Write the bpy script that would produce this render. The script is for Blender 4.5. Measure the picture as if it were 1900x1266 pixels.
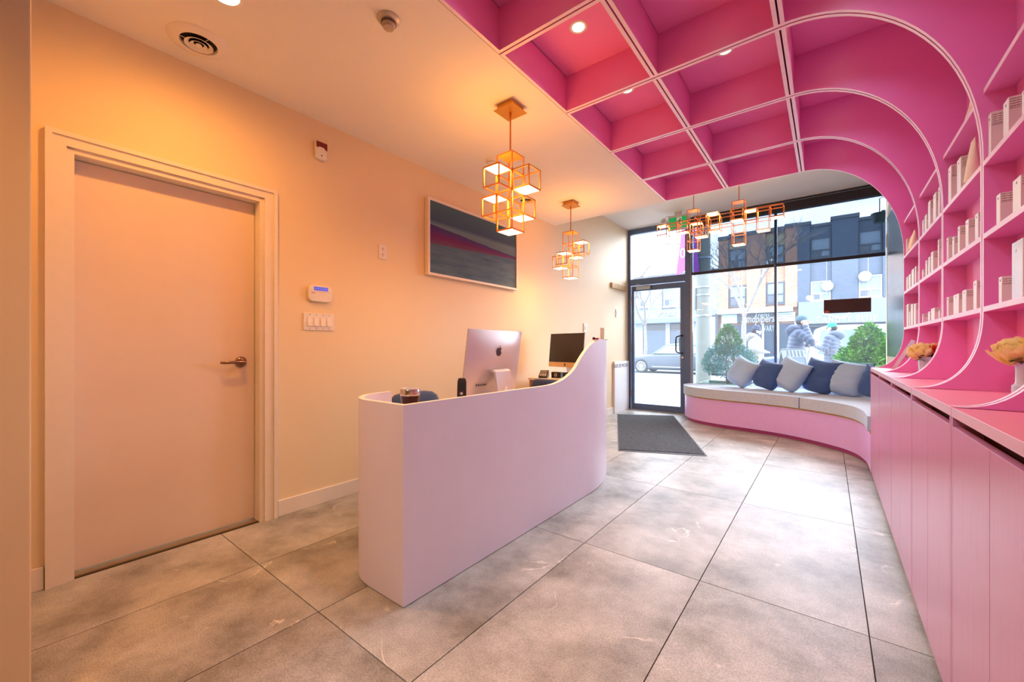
import bpy, bmesh, math, random
from math import sin, cos, pi, radians as rad, sqrt
from mathutils import Vector, Matrix, noise

for o in list(bpy.data.objects):
    bpy.data.objects.remove(o)
S = bpy.context.scene
COL = S.collection

# ------------------------------------------------------------------ camera
FPX, HY, YAW, CAMZ = 756.156, 643.974, 0.66, 1.115
cam = bpy.data.cameras.new('camera')
camo = bpy.data.objects.new('camera', cam)
COL.objects.link(camo)
camo.location = (0, 0, CAMZ)
camo.rotation_euler = (rad(90), 0, YAW)
cam.sensor_fit = 'HORIZONTAL'
cam.sensor_width = 36.0
cam.lens = 36.0 * FPX / 1900.0
cam.shift_y = (HY - 633.0) / 1900.0
cam.clip_start = 0.02
cam.clip_end = 300
S.camera = camo

# ------------------------------------------------------------------ view / world
S.view_settings.view_transform = 'Standard'
S.view_settings.look = 'None'
S.view_settings.exposure = 0.17
S.view_settings.gamma = 1.0
S.view_settings.use_curve_mapping = False
W = bpy.data.worlds.new('world')
S.world = W
W.use_nodes = True
nt = W.node_tree
nt.nodes.clear()
n_out = nt.nodes.new('ShaderNodeOutputWorld')
n_bg = nt.nodes.new('ShaderNodeBackground')
n_tc = nt.nodes.new('ShaderNodeTexCoord')
n_mp = nt.nodes.new('ShaderNodeMapping')
n_mp.inputs['Scale'].default_value = (1.6, 1.6, 4.0)
n_ns = nt.nodes.new('ShaderNodeTexNoise')
n_ns.inputs['Scale'].default_value = 1.7
n_ns.inputs['Detail'].default_value = 6
n_cr = nt.nodes.new('ShaderNodeValToRGB')
n_cr.color_ramp.elements[0].position = 0.42
n_cr.color_ramp.elements[0].color = (0.56, 0.76, 1.0, 1)
n_cr.color_ramp.elements[1].position = 0.62
n_cr.color_ramp.elements[1].color = (0.98, 0.99, 1.0, 1)
nt.links.new(n_tc.outputs['Generated'], n_mp.inputs['Vector'])
nt.links.new(n_mp.outputs['Vector'], n_ns.inputs['Vector'])
nt.links.new(n_ns.outputs['Fac'], n_cr.inputs['Fac'])
nt.links.new(n_cr.outputs['Color'], n_bg.inputs['Color'])
nt.links.new(n_bg.outputs['Background'], n_out.inputs['Surface'])
SKY = 8.5
n_bg.inputs['Strength'].default_value = SKY

WARM = (1.0, 0.40, 0.055)
WARM2 = (1.0, 0.56, 0.22)


def lamp(name, kind, loc, power, color, parent=None, rot=(0, 0, 0), **kw):
    d = bpy.data.lights.new(name, kind)
    d.energy = power
    d.color = color
    for k, v in kw.items():
        setattr(d, k, v)
    o = bpy.data.objects.new(name, d)
    COL.objects.link(o)
    o.location = loc
    o.rotation_euler = rot
    if parent is not None:
        o.parent = parent
        o.location = Vector(loc) - parent.location
    return o


# daylight portals in the shopfront opening (guide sampling only)
pt = lamp('window_portal', 'AREA', (-1.13, 7.24, 1.62), 1, (1, 1, 1), rot=(rad(-90), 0, 0), shape='RECTANGLE', size=3.5, size_y=3.2)
pt.data.cycles.is_portal = True
# veiled sun behind bright cloud, over the roofs opposite
sun = lamp('veiled_sun', 'SUN', (0, 20, 20), 7.5, (0.92, 0.96, 1.0), rot=(rad(-63), 0, rad(-20)), angle=rad(50))
lamp('unseen_spot', 'SPOT', (-1.0, -0.35, 2.66), 60, WARM, spot_size=rad(112), spot_blend=0.8, shadow_soft_size=0.08)
# added cool fill spots, unseen behind the camera, for faces turned from the window
for (x, y, p) in [(-0.85, -0.9, 34), (-0.45, -1.5, 44)]:
    lamp('unseen_spot', 'SPOT', (x, y, 2.66), p, (.86, .93, 1.0), rot=(rad(52), 0, rad(-4)), spot_size=rad(84), spot_blend=0.9, shadow_soft_size=0.10)


def px(x, y, Y=None, X=None, Z=None):
    """point seen at photo pixel (x, y), on the plane Y=.., X=.. or Z=.."""
    r = (x - 950.0) / FPX
    u = -(y - HY) / FPX
    c, s = cos(YAW), sin(YAW)
    d = Vector((r * c - s, r * s + c, u))
    if Y is not None:
        t = Y / d.y
    elif X is not None:
        t = X / d.x
    else:
        t = (Z - CAMZ) / d.z
    p = d * t
    return Vector((p.x, p.y, p.z + CAMZ))


# ------------------------------------------------------------------ materials
def lin(c):
    o = []
    for v in c[:3]:
        v = v / 255.0
        o.append(v / 12.92 if v <= 0.04045 else ((v + 0.055) / 1.055) ** 2.4)
    return (o[0], o[1], o[2], 1.0)


MATS = {}


def M(name, rgb, rough=0.5, metal=0.0, var=0.0, scale=20.0, bump=0.0, bscale=None, spec=0.5, coat=0.0, emit=None, estr=0.0, rgb2=None, sheen=0.0, trans=0.0, detail=4.0, stretch=None):
    if name in MATS:
        return MATS[name]
    m = bpy.data.materials.new(name)
    m.use_nodes = True
    t = m.node_tree
    b = t.nodes['Principled BSDF']
    b.inputs['Roughness'].default_value = rough
    b.inputs['Metallic'].default_value = metal
    b.inputs['Specular IOR Level'].default_value = spec
    if coat:
        b.inputs['Coat Weight'].default_value = coat
        b.inputs['Coat Roughness'].default_value = 0.15
    if sheen:
        b.inputs['Sheen Weight'].default_value = sheen
    if trans:
        b.inputs['Transmission Weight'].default_value = trans
    c1 = lin(rgb)
    b.inputs['Base Color'].default_value = c1
    tc = t.nodes.new('ShaderNodeTexCoord')
    vec = tc.outputs['Object']
    if stretch:
        mp = t.nodes.new('ShaderNodeMapping')
        mp.inputs['Scale'].default_value = stretch
        t.links.new(vec, mp.inputs['Vector'])
        vec = mp.outputs['Vector']
    ns = t.nodes.new('ShaderNodeTexNoise')
    ns.inputs['Scale'].default_value = scale
    ns.inputs['Detail'].default_value = detail
    t.links.new(vec, ns.inputs['Vector'])
    cr = t.nodes.new('ShaderNodeValToRGB')
    if rgb2 is not None:
        c2 = lin(rgb2)
    else:
        k = 1.0 - (var if var else 0.03)
        c2 = (c1[0] * k, c1[1] * k, c1[2] * k, 1)
    cr.color_ramp.elements[0].color = c2
    cr.color_ramp.elements[0].position = 0.35
    cr.color_ramp.elements[1].color = c1
    cr.color_ramp.elements[1].position = 0.65
    t.links.new(ns.outputs['Fac'], cr.inputs['Fac'])
    t.links.new(cr.outputs['Color'], b.inputs['Base Color'])
    if bump:
        nb = t.nodes.new('ShaderNodeTexNoise')
        nb.inputs['Scale'].default_value = bscale or scale * 4
        nb.inputs['Detail'].default_value = 3
        t.links.new(vec, nb.inputs['Vector'])
        bp = t.nodes.new('ShaderNodeBump')
        bp.inputs['Strength'].default_value = bump
        bp.inputs['Distance'].default_value = 0.01
        t.links.new(nb.outputs['Fac'], bp.inputs['Height'])
        t.links.new(bp.outputs['Normal'], b.inputs['Normal'])
    if emit is not None:
        b.inputs['Emission Color'].default_value = (emit[0], emit[1], emit[2], 1)
        b.inputs['Emission Strength'].default_value = estr
    MATS[name] = m
    return m


def glass_mat(name, tint, haze=0.0, gloss=True, hazecol=(0.9, 0.95, 1.0)):
    m = bpy.data.materials.new(name)
    m.use_nodes = True
    t = m.node_tree
    t.nodes.clear()
    out = t.nodes.new('ShaderNodeOutputMaterial')
    tr = t.nodes.new('ShaderNodeBsdfTransparent')
    tr.inputs['Color'].default_value = (*tint, 1)
    last = tr.outputs[0]
    if haze:
        tl = t.nodes.new('ShaderNodeBsdfTranslucent')
        tl.inputs['Color'].default_value = (*hazecol, 1)
        mx = t.nodes.new('ShaderNodeMixShader')
        mx.inputs[0].default_value = haze
        t.links.new(last, mx.inputs[1])
        t.links.new(tl.outputs[0], mx.inputs[2])
        last = mx.outputs[0]
    if gloss:
        gl = t.nodes.new('ShaderNodeBsdfGlossy')
        gl.inputs['Roughness'].default_value = 0.02
        fr = t.nodes.new('ShaderNodeFresnel')
        fr.inputs['IOR'].default_value = 1.35
        mx = t.nodes.new('ShaderNodeMixShader')
        t.links.new(fr.outputs[0], mx.inputs[0])
        t.links.new(last, mx.inputs[1])
        t.links.new(gl.outputs[0], mx.inputs[2])
        last = mx.outputs[0]
    t.links.new(last, out.inputs['Surface'])
    MATS[name] = m
    return m


wall_white = M('wall_paint', (236, 215, 178), 0.6, var=0.02, scale=3, bump=0.03, bscale=250)
ceil_white = M('ceiling_paint', (238, 234, 228), 0.7, var=0.02, scale=2, bump=0.02, bscale=300)
trim_white = M('trim_paint', (235, 225, 214), 0.4, var=0.02)
door_white = M('door_paint', (232, 214, 200), 0.45, var=0.03, scale=4, bump=0.02, bscale=200)
pink = M('pink_laminate', (243, 136, 204), 0.42, var=0.05, scale=3, bump=0.02, bscale=300)
pink_edge = M('pink_lit_edge', (252, 226, 238), 0.35, var=0.03)  # paler copy of the pink, direct light on edges put into it
pink_top = M('pink_worktop', (244, 148, 166), 0.33, var=0.04, scale=5)
pink_door = M('pink_satin_door', (208, 142, 178), 0.27, var=0.05, scale=6, stretch=(20, 20, .6), bump=0.03, bscale=8)
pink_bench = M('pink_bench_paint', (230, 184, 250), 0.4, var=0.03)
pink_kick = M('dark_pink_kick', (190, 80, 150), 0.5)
red_dark = M('dark_red_recess', (84, 8, 30), 0.6)
grey_kick = M('grey_toe_kick', (150, 140, 134), 0.4, metal=0.3)
desk_paint = M('desk_lilac_white', (225, 217, 232), 0.42, var=0.03, scale=4, bump=0.02, bscale=220)
desk_edge = M('desk_top_edge', (250, 236, 214), 0.4)
frame_dark = M('dark_aluminium', (92, 112, 146), 0.4, metal=0.2, var=0.08, scale=8)
frame_black = M('black_aluminium', (34, 34, 42), 0.4, metal=0.4)
frame_lite = M('grey_aluminium', (150, 162, 176), 0.35, metal=0.6)
steel = M('brushed_steel', (150, 158, 160), 0.25, metal=0.9, var=0.15, scale=6, stretch=(1, 1, .2))
chrome = M('chrome', (210, 205, 200), 0.15, metal=1.0)
nickel = M('dark_nickel', (150, 120, 110), 0.22, metal=1.0)
gold = M('brass_gold', (206, 128, 54), 0.4, metal=0.4, var=0.06)
gold_plate = M('satin_gold_plate', (208, 152, 72), 0.4, metal=0.7)
lit_warm = M('lit_panel', (255, 240, 210), 0.5, emit=(1.0, 0.72, 0.34), estr=9.0)
lit_white = M('lit_downlight', (255, 245, 230), 0.5, emit=(1.0, 0.86, 0.66), estr=14.0)
black_pl = M('black_plastic', (26, 24, 28), 0.35, var=0.1)
dark_brown = M('dark_brown_plastic', (52, 34, 34), 0.3)
white_pl = M('white_plastic', (236, 230, 224), 0.35)
grey_pl = M('grey_plastic', (190, 188, 186), 0.4)
alu = M('aluminium', (208, 200, 206), 0.3, metal=0.35, var=0.02)
navy = M('navy_fabric', (58, 78, 122), 0.85, var=0.22, scale=60, bump=0.12, bscale=180, sheen=0.2)
navy2 = M('navy_pillow_fabric', (58, 94, 158), 0.85, var=0.1, scale=90, bump=0.15, bscale=220, sheen=0.2)
greyf = M('grey_pillow_fabric', (170, 202, 244), 0.85, var=0.05, scale=80, bump=0.12, bscale=220, sheen=0.15)
tealf = M('teal_pillow_fabric', (108, 152, 168), 0.85, var=0.15, scale=80, bump=0.1)
cushion_f = M('bench_cushion_fabric', (198, 211, 232), 0.9, var=0.1, scale=40, bump=0.1, bscale=260)
plywood = M('plywood', (206, 160, 84), 0.5, var=0.25, scale=30, stretch=(1, 1, 12))
wood = M('light_wood', (206, 164, 104), 0.5, var=0.25, scale=14, stretch=(8, 1, 8))
wood_d = M('oak_desk_wood', (190, 120, 62), 0.45, var=0.25, scale=14, stretch=(8, 1, 8))
mat_f = M('charcoal_mat_pile', (84, 90, 98), 0.95, rgb2=(46, 50, 56), scale=70, bump=0.6, bscale=260)
mat_e = M('mat_rubber_edge', (70, 74, 86), 0.6)
carton = M('cream_carton', (238, 226, 212), 0.5, var=0.04, scale=12)
carton_w = M('white_carton', (244, 243, 240), 0.45)
ink = M('ink', (60, 50, 56), 0.6)
red_pl = M('dark_red_lens', (120, 12, 26), 0.15)
screen_blk = M('black_screen', (18, 12, 24), 0.12, coat=0.3)
glass_clear = glass_mat('window_glass', (0.98, 0.99, 1.0), haze=0.016)
glass_door = glass_mat('door_glass', (0.98, 0.99, 1.0), haze=0.02)
shade_f = glass_mat('solar_shade_mesh', (0.36, 0.39, 0.43), haze=0.006, gloss=False, hazecol=(0.4, 0.45, 0.55))
car_glass = M('car_glass', (110, 126, 142), 0.08, spec=0.8)
concrete = M('concrete', (176, 176, 174), 0.85, var=0.12, scale=3, bump=0.1)
asphalt = M('asphalt', (130, 132, 138), 0.9, var=0.1, scale=6)
pole_c = M('pole_concrete', (118, 121, 114), 0.85, var=0.12, scale=5, stretch=(3, 3, .3))


def tile_mat():
    m = bpy.data.materials.new('porcelain_tile')
    m.use_nodes = True
    t = m.node_tree
    b = t.nodes['Principled BSDF']
    b.inputs['Roughness'].default_value = 0.42
    tc = t.nodes.new('ShaderNodeTexCoord')
    oi = t.nodes.new('ShaderNodeObjectInfo')
    va = t.nodes.new('ShaderNodeVectorMath')
    va.operation = 'MULTIPLY_ADD'
    va.inputs[1].default_value = (37, 11, 5)
    t.links.new(oi.outputs['Random'], va.inputs[0])
    t.links.new(tc.outputs['Object'], va.inputs[2])
    n1 = t.nodes.new('ShaderNodeTexNoise')
    n1.inputs['Scale'].default_value = 2.6
    n1.inputs['Detail'].default_value = 9
    n1.inputs['Roughness'].default_value = 0.66
    t.links.new(va.outputs[0], n1.inputs['Vector'])
    c1 = t.nodes.new('ShaderNodeValToRGB')
    e = c1.color_ramp.elements
    e[0].position, e[0].color = 0.30, lin((126, 122, 114))
    e[1].position, e[1].color = 0.70, lin((210, 209, 205))
    t.links.new(n1.outputs['Fac'], c1.inputs['Fac'])
    # fine speckle
    n2 = t.nodes.new('ShaderNodeTexNoise')
    n2.inputs['Scale'].default_value = 190
    n2.inputs['Detail'].default_value = 4
    t.links.new(va.outputs[0], n2.inputs['Vector'])
    c2 = t.nodes.new('ShaderNodeValToRGB')
    e = c2.color_ramp.elements
    e[0].position, e[0].color = 0.36, (0.66, 0.64, 0.62, 1)
    e[1].position, e[1].color = 0.62, (1.06, 1.06, 1.06, 1)
    t.links.new(n2.outputs['Fac'], c2.inputs['Fac'])
    mu = t.nodes.new('ShaderNodeMixRGB')
    mu.blend_type = 'MULTIPLY'
    mu.inputs[0].default_value = 0.85
    t.links.new(c1.outputs[0], mu.inputs[1])
    t.links.new(c2.outputs[0], mu.inputs[2])
    # sparse pale veins: thin band of a distorted noise, broken by a second noise
    n3 = t.nodes.new('ShaderNodeTexNoise')
    n3.inputs['Scale'].default_value = 1.3
    n3.inputs['Detail'].default_value = 5
    n3.inputs['Distortion'].default_value = 0.7
    t.links.new(va.outputs[0], n3.inputs['Vector'])
    c3 = t.nodes.new('ShaderNodeValToRGB')
    c3.color_ramp.elements[0].position, c3.color_ramp.elements[0].color = 0.4945, (0, 0, 0, 1)
    c3.color_ramp.elements[1].position, c3.color_ramp.elements[1].color = 0.5, (1, 1, 1, 1)
    k = c3.color_ramp.elements.new(0.5055)
    k.color = (0, 0, 0, 1)
    t.links.new(n3.outputs['Fac'], c3.inputs['Fac'])
    n4 = t.nodes.new('ShaderNodeTexNoise')
    n4.inputs['Scale'].default_value = 5
    n4.inputs['Detail'].default_value = 6
    t.links.new(va.outputs[0], n4.inputs['Vector'])
    c4 = t.nodes.new('ShaderNodeValToRGB')
    c4.color_ramp.elements[0].position = 0.56
    c4.color_ramp.elements[1].position = 0.68
    t.links.new(n4.outputs['Fac'], c4.inputs['Fac'])
    mm = t.nodes.new('ShaderNodeMath')
    mm.operation = 'MULTIPLY'
    t.links.new(c3.outputs[0], mm.inputs[0])
    t.links.new(c4.outputs[0], mm.inputs[1])
    mv = t.nodes.new('ShaderNodeMixRGB')
    mv.inputs[2].default_value = lin((246, 238, 226))
    t.links.new(mm.outputs[0], mv.inputs[0])
    t.links.new(mu.outputs[0], mv.inputs[1])
    t.links.new(mv.outputs[0], b.inputs['Base Color'])
    bp = t.nodes.new('ShaderNodeBump')
    bp.inputs['Strength'].default_value = 0.07
    bp.inputs['Distance'].default_value = 0.003
    t.links.new(n2.outputs['Fac'], bp.inputs['Height'])
    t.links.new(bp.outputs['Normal'], b.inputs['Normal'])
    MATS['tile'] = m
    return m


tile_m = tile_mat()
grout = M('grout', (72, 60, 50), 0.9)


def brick_mat(name, c1, c2, cm, sc=1.0):
    m = bpy.data.materials.new(name)
    m.use_nodes = True
    t = m.node_tree
    b = t.nodes['Principled BSDF']
    b.inputs['Roughness'].default_value = 0.9
    tc = t.nodes.new('ShaderNodeTexCoord')
    mp = t.nodes.new('ShaderNodeMapping')
    mp.inputs['Rotation'].default_value = (rad(90), 0, 0)
    t.links.new(tc.outputs['Object'], mp.inputs['Vector'])
    br = t.nodes.new('ShaderNodeTexBrick')
    br.inputs['Scale'].default_value = 1.0
    br.inputs['Brick Width'].default_value = 0.24 * sc
    br.inputs['Row Height'].default_value = 0.08 * sc
    br.inputs['Mortar Size'].default_value = 0.008
    br.inputs['Color1'].default_value = lin(c1)
    br.inputs['Color2'].default_value = lin(c2)
    br.inputs['Mortar'].default_value = lin(cm)
    t.links.new(mp.outputs[0], br.inputs['Vector'])
    t.links.new(br.outputs['Color'], b.inputs['Base Color'])
    MATS[name] = m
    return m


# ------------------------------------------------------------------ mesh builder
class MB:
    def __init__(s):
        s.v, s.f, s.m = [], [], []

    def add(s, vs, fs, mi=0):
        b = len(s.v)
        s.v += [Vector(v) for v in vs]
        for f in fs:
            s.f.append([b + i for i in f])
            s.m.append(mi)
        return s

    def box(s, x0, x1, y0, y1, z0, z1, mi=0, T=None):
        vs = [Vector((x, y, z)) for x in (x0, x1) for y in (y0, y1) for z in (z0, z1)]
        if T is not None:
            vs = [T @ v for v in vs]
        return s.add(vs, [(0, 1, 3, 2), (4, 6, 7, 5), (0, 4, 5, 1), (2, 3, 7, 6), (0, 2, 6, 4), (1, 5, 7, 3)], mi)

    def prism(s, poly, axis, a0, a1, mi=0, rim=None, T=None):
        """poly 2D; axis 'x': (y,z) 'y': (x,z) 'z': (x,y). rim: list of material per side edge"""
        def P(p, a):
            if axis == 'x':
                return Vector((a, p[0], p[1]))
            if axis == 'y':
                return Vector((p[0], a, p[1]))
            return Vector((p[0], p[1], a))
        n = len(poly)
        vs = [P(p, a0) for p in poly] + [P(p, a1) for p in poly]
        if T is not None:
            vs = [T @ v for v in vs]
        b = len(s.v)
        s.v += vs
        s.f.append([b + i for i in range(n)][::-1]); s.m.append(mi)
        s.f.append([b + n + i for i in range(n)]); s.m.append(mi)
        for i in range(n):
            j = (i + 1) % n
            s.f.append([b + i, b + j, b + n + j, b + n + i])
            s.m.append(rim[i] if rim else mi)
        return s

    def tube(s, pts, r, n=8, mi=0, cap=True, T=None):
        pts = [Vector(p) for p in pts]
        rs = r if isinstance(r, (list, tuple)) else [r] * len(pts)
        b = len(s.v)
        up = None
        for i, p in enumerate(pts):
            d = (pts[min(i + 1, len(pts) - 1)] - pts[max(i - 1, 0)]).normalized()
            if up is None:
                up = Vector((0, 0, 1)) if abs(d.z) < 0.9 else Vector((1, 0, 0))
            a = d.cross(up)
            if a.length < 1e-5:
                a = d.cross(Vector((0.3, 1, 0.2)))
            a.normalize()
            c = a.cross(d).normalized()
            up = c
            for k in range(n):
                q = p + (a * cos(2 * pi * k / n) + c * sin(2 * pi * k / n)) * rs[i]
                s.v.append(T @ q if T is not None else q)
        for i in range(len(pts) - 1):
            for k in range(n):
                k2 = (k + 1) % n
                s.f.append([b + i * n + k, b + i * n + k2, b + (i + 1) * n + k2, b + (i + 1) * n + k]); s.m.append(mi)
        if cap:
            s.f.append([b + k for k in range(n)][::-1]); s.m.append(mi)
            e = b + (len(pts) - 1) * n
            s.f.append([e + k for k in range(n)]); s.m.append(mi)
        return s

    def bar(s, p, q, w, h=None, mi=0):
        """square section bar along an axis-aligned or free line"""
        p, q = Vector(p), Vector(q)
        h = h or w
        d = (q - p).normalized()
        up = Vector((0, 0, 1)) if abs(d.z) < 0.95 else Vector((0, 1, 0))
        a = d.cross(up).normalized() * w / 2
        c = a.cross(d).normalized() * h / 2
        vs = [e + sa * a + sc * c for e in (p, q) for (sa, sc) in ((-1, -1), (1, -1), (1, 1), (-1, 1))]
        return s.add(vs, [(3, 2, 1, 0), (4, 5, 6, 7), (0, 1, 5, 4), (1, 2, 6, 5), (2, 3, 7, 6), (3, 0, 4, 7)], mi)

    def lathe(s, prof, c=(0, 0, 0), n=24, mi=0, T=None):
        b = len(s.v)
        c = Vector(c)
        for (r, z) in prof:
            for k in range(n):
                v = Vector((r * cos(2 * pi * k / n), r * sin(2 * pi * k / n), z))
                s.v.append((T @ v if T is not None else v) + c)
        for i in range(len(prof) - 1):
            for k in range(n):
                k2 = (k + 1) % n
                s.f.append([b + i * n + k, b + i * n + k2, b + (i + 1) * n + k2, b + (i + 1) * n + k]); s.m.append(mi)
        if prof[0][0] > 1e-6:
            s.f.append([b + k for k in range(n)][::-1]); s.m.append(mi)
        if prof[-1][0] > 1e-6:
            e = b + (len(prof) - 1) * n
            s.f.append([e + k for k in range(n)]); s.m.append(mi)
        return s

    def ball(s, c, r, n=12, m=8, mi=0, T=None):
        if not isinstance(r, (tuple, list)):
            r = (r, r, r)
        b = len(s.v)
        c = Vector(c)
        for i in range(m + 1):
            th = pi * i / m
            for k in range(n):
                v = Vector((r[0] * sin(th) * cos(2 * pi * k / n), r[1] * sin(th) * sin(2 * pi * k / n), r[2] * cos(th)))
                s.v.append((T @ v if T is not None else v) + c)
        for i in range(m):
            for k in range(n):
                k2 = (k + 1) % n
                s.f.append([b + i * n + k, b + (i + 1) * n + k, b + (i + 1) * n + k2, b + i * n + k2]); s.m.append(mi)
        return s

    def build(s, name, mats, parent=None, smooth=None, bevel=0, seg=2, kind=None, weld=False):
        off = Vector((0, 0, 0))
        p = parent
        while p is not None:
            off += p.location
            p = p.parent
        me = bpy.data.meshes.new(name)
        me.from_pydata([tuple(v - off) for v in s.v], [], s.f)
        if not isinstance(mats, (list, tuple)):
            mats = [mats]
        for m in mats:
            me.materials.append(m)
        me.polygons.foreach_set('material_index', s.m)
        if weld:
            bm = bmesh.new()
            bm.from_mesh(me)
            bmesh.ops.remove_doubles(bm, verts=bm.verts, dist=1e-5)
            bm.to_mesh(me)
            bm.free()
        me.update()
        if smooth is not None:
            me.polygons.foreach_set('use_smooth', [True] * len(me.polygons))
            me.set_sharp_from_angle(angle=rad(smooth))
        o = bpy.data.objects.new(name, me)
        COL.objects.link(o)
        if parent is not None:
            o.parent = parent
        if bevel:
            b = o.modifiers.new('bevel', 'BEVEL')
            b.width = bevel
            b.segments = seg
            b.limit_method = 'ANGLE'
            b.angle_limit = rad(40)
            b.harden_normals = False
        if kind:
            o['kind'] = kind
        return o


def thing(name, label, cat, loc=(0, 0, 0), group=None):
    o = bpy.data.objects.new(name, None)
    o.empty_display_size = 0.1
    COL.objects.link(o)
    o.location = loc
    o['label'] = label
    o['category'] = cat
    if group:
        o['group'] = group
    return o


def tag(o, label, cat, group=None):
    o['label'] = label
    o['category'] = cat
    if group:
        o['group'] = group
    return o


def struct(mb, name, mats, parent=None, **kw):
    o = mb.build(name, mats, parent, **kw)
    o['kind'] = 'structure'
    return o


def dup(root, loc, label=None, group=None, rotz=None):
    r = root.copy()
    COL.objects.link(r)
    r.location = loc
    if rotz is not None:
        r.rotation_euler = (0, 0, rotz)
    if label:
        r['label'] = label
    if group:
        r['group'] = group
    for ch in list(root.children):
        c = ch.copy()
        COL.objects.link(c)
        c.parent = r
        for g in list(ch.children):
            d = g.copy()
            COL.objects.link(d)
            d.parent = c
    return r


def text_obj(name, txt, size, mat, T, parent, depth=0.002, spacing=1.0, align='CENTER', shear=0.0, width=None, height=None):
    """lettering as a mesh; text lies in local XY, placed by matrix T (world)"""
    cu = bpy.data.curves.new(name, 'FONT')
    cu.body = txt
    cu.size = size
    cu.extrude = depth / 2
    cu.align_x = align
    cu.align_y = 'CENTER'
    cu.space_character = spacing
    cu.shear = shear
    cu.resolution_u = 3
    to = bpy.data.objects.new('tmp', cu)
    COL.objects.link(to)
    bpy.context.view_layer.update()
    me = bpy.data.meshes.new_from_object(to.evaluated_get(bpy.context.evaluated_depsgraph_get()))
    bpy.data.objects.remove(to)
    off = Vector((0, 0, 0))
    p = parent
    while p is not None:
        off += p.location
        p = p.parent
    vs = me.vertices
    if width and len(vs):
        xs = [v.co.x for v in vs]
        k = width / (max(xs) - min(xs))
        for v in vs:
            v.co.x *= k
    if height and len(vs):
        ys = [v.co.y for v in vs]
        k = height / (max(ys) - min(ys))
        for v in vs:
            v.co.y *= k
    for v in vs:
        v.co = (T @ v.co) - off
    me.materials.clear()
    me.materials.append(mat)
    me.update()
    o = bpy.data.objects.new(name, me)
    COL.objects.link(o)
    if parent is not None:
        o.parent = parent
    o['kind'] = 'stuff'
    return o


def frame_T(o, xdir, ydir):
    x = Vector(xdir).normalized()
    y = Vector(ydir).normalized()
    z = x.cross(y)
    m = Matrix((x, y, z)).transposed().to_4x4()
    m.translation = Vector(o)
    return m


# ================================================================== ROOM SHELL
XL = -2.86          # left wall
YW = 7.145          # shopfront plane
ZC, ZH = 2.72, 3.22  # lower and upper ceiling
YC = 4.60           # where the lower ceiling stops

fl = MB().box(XL - .2, 0.62, -3.0, YW + .02, -0.06, -0.012)
floor = struct(fl, 'floor', grout)
xs = [-2.914, -2.304, -1.695, -1.095, -0.485, 0.125, 0.62]
ys = [-3.0, -1.585, -0.365, 0.855, 2.084, 3.308, 4.525, 5.745, 6.965, YW]
J = 0.0022
for i in range(len(xs) - 1):
    for j in range(len(ys) - 1):
        x0, x1 = max(xs[i], XL) + J, xs[i + 1] - J
        y0, y1 = ys[j] + J, ys[j + 1] - J
        if i == 0 and x1 > -2.4:
            pass
        MB().box(x0, x1, y0, y1, -0.012, 0.0).build('tile', tile_m, floor)

# left wall with the door opening
DY0, DY1, DZ = 0.235, 1.085, 2.062
lw = MB()
lw.box(XL - .16, XL, -3.0, DY0, 0, ZH)
lw.box(XL - .16, XL, DY1, YW + .1, 0, ZH)
lw.box(XL - .16, XL, DY0, DY1, DZ, ZH)
wall_left = struct(lw, 'wall_left', wall_white)
struct(MB().box(XL - .6, XL - .58, -0.4, 1.8, 0, 2.4), 'wall_corridor', wall_white)
# near return wall on the left edge of the view
struct(MB().box(XL, -1.8, -3.0, 0.0776, 0, ZC), 'wall_near', wall_white, bevel=0.004)
struct(MB().box(-1.8, 0.62, -3.12, -3.0, 0, ZC), 'wall_back', wall_white)
rw = MB().box(0.60, 0.72, -3.0, YW + .1, 0, ZH)
wall_right = struct(rw, 'wall_right', wall_white)

# ceilings: lower one has an opening for the coffered canopy, then an upper one by the window
Y0C = 1.006
ce = MB()
ce.box(XL - .1, -1.4275, -3.0, YC, ZC, ZC + .3)
ce.box(-1.4275, 0.62, -3.0, Y0C - .004, ZC, ZC + .3)
ceiling = struct(ce, 'ceiling', ceil_white)
struct(MB().box(XL - .1, 0.72, YC - .3, YW + .2, ZH, ZH + .1), 'ceiling_window', ceil_white)
struct(MB().box(XL - .1, -1.4275, YC - .02, YC, ZC + .3, ZH).box(-1.4275, 0.62, YC + .0, YC + .012, 2.975, ZH), 'wall_riser', ceil_white)
struct(MB().box(-1.44, 0.62, 0.9, YC + .01, 3.0, 3.06), 'ceiling_slab', ceil_white)

# baseboards
struct(MB().box(XL, XL + .014, DY1 + .085, 6.46, 0, 0.105), 'baseboard_left', trim_white, bevel=0.003)
struct(MB().box(XL, XL + .014, 0.09, DY0 - .075, 0, 0.105), 'baseboard_near', trim_white, bevel=0.003)

# ---- flush interior door
d = MB()
d.box(XL, XL + .018, DY0 - .072, DY0 - .004, 0, DZ + .07)
d.box(XL, XL + .018, DY1 + .004, DY1 + .078, 0, DZ + .07)
d.box(XL, XL + .018, DY0 - .004, DY1 + .004, DZ + .004, DZ + .07)
d.box(XL + .018, XL + .026, DY0 - .072, DY0 - .05, 0, DZ + .048)
d.box(XL + .018, XL + .026, DY1 + .056, DY1 + .078, 0, DZ + .048)
d.box(XL + .018, XL + .026, DY0 - .072, DY1 + .078, DZ + .048, DZ + .07)
casing = struct(d, 'trim_1', trim_white)
d = MB()
d.box(XL - .155, XL + .006, DY0 - .004, DY0 + .022, 0, DZ)
d.box(XL - .155, XL + .006, DY1 - .022, DY1 + .004, 0, DZ)
d.box(XL - .155, XL + .006, DY0 + .022, DY1 - .022, DZ - .022, DZ + .004)
d.box(XL - .145, XL - .125, DY0 + .022, DY0 + .034, 0, DZ - .022)
struct(d, 'trim_2', trim_white)
door1 = struct(MB().box(XL - .115, XL - .072, DY0 + .025, DY1 - .025, 0.012, DZ - .026), 'door_1', door_white, bevel=0.002)
xd = XL - .072
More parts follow.
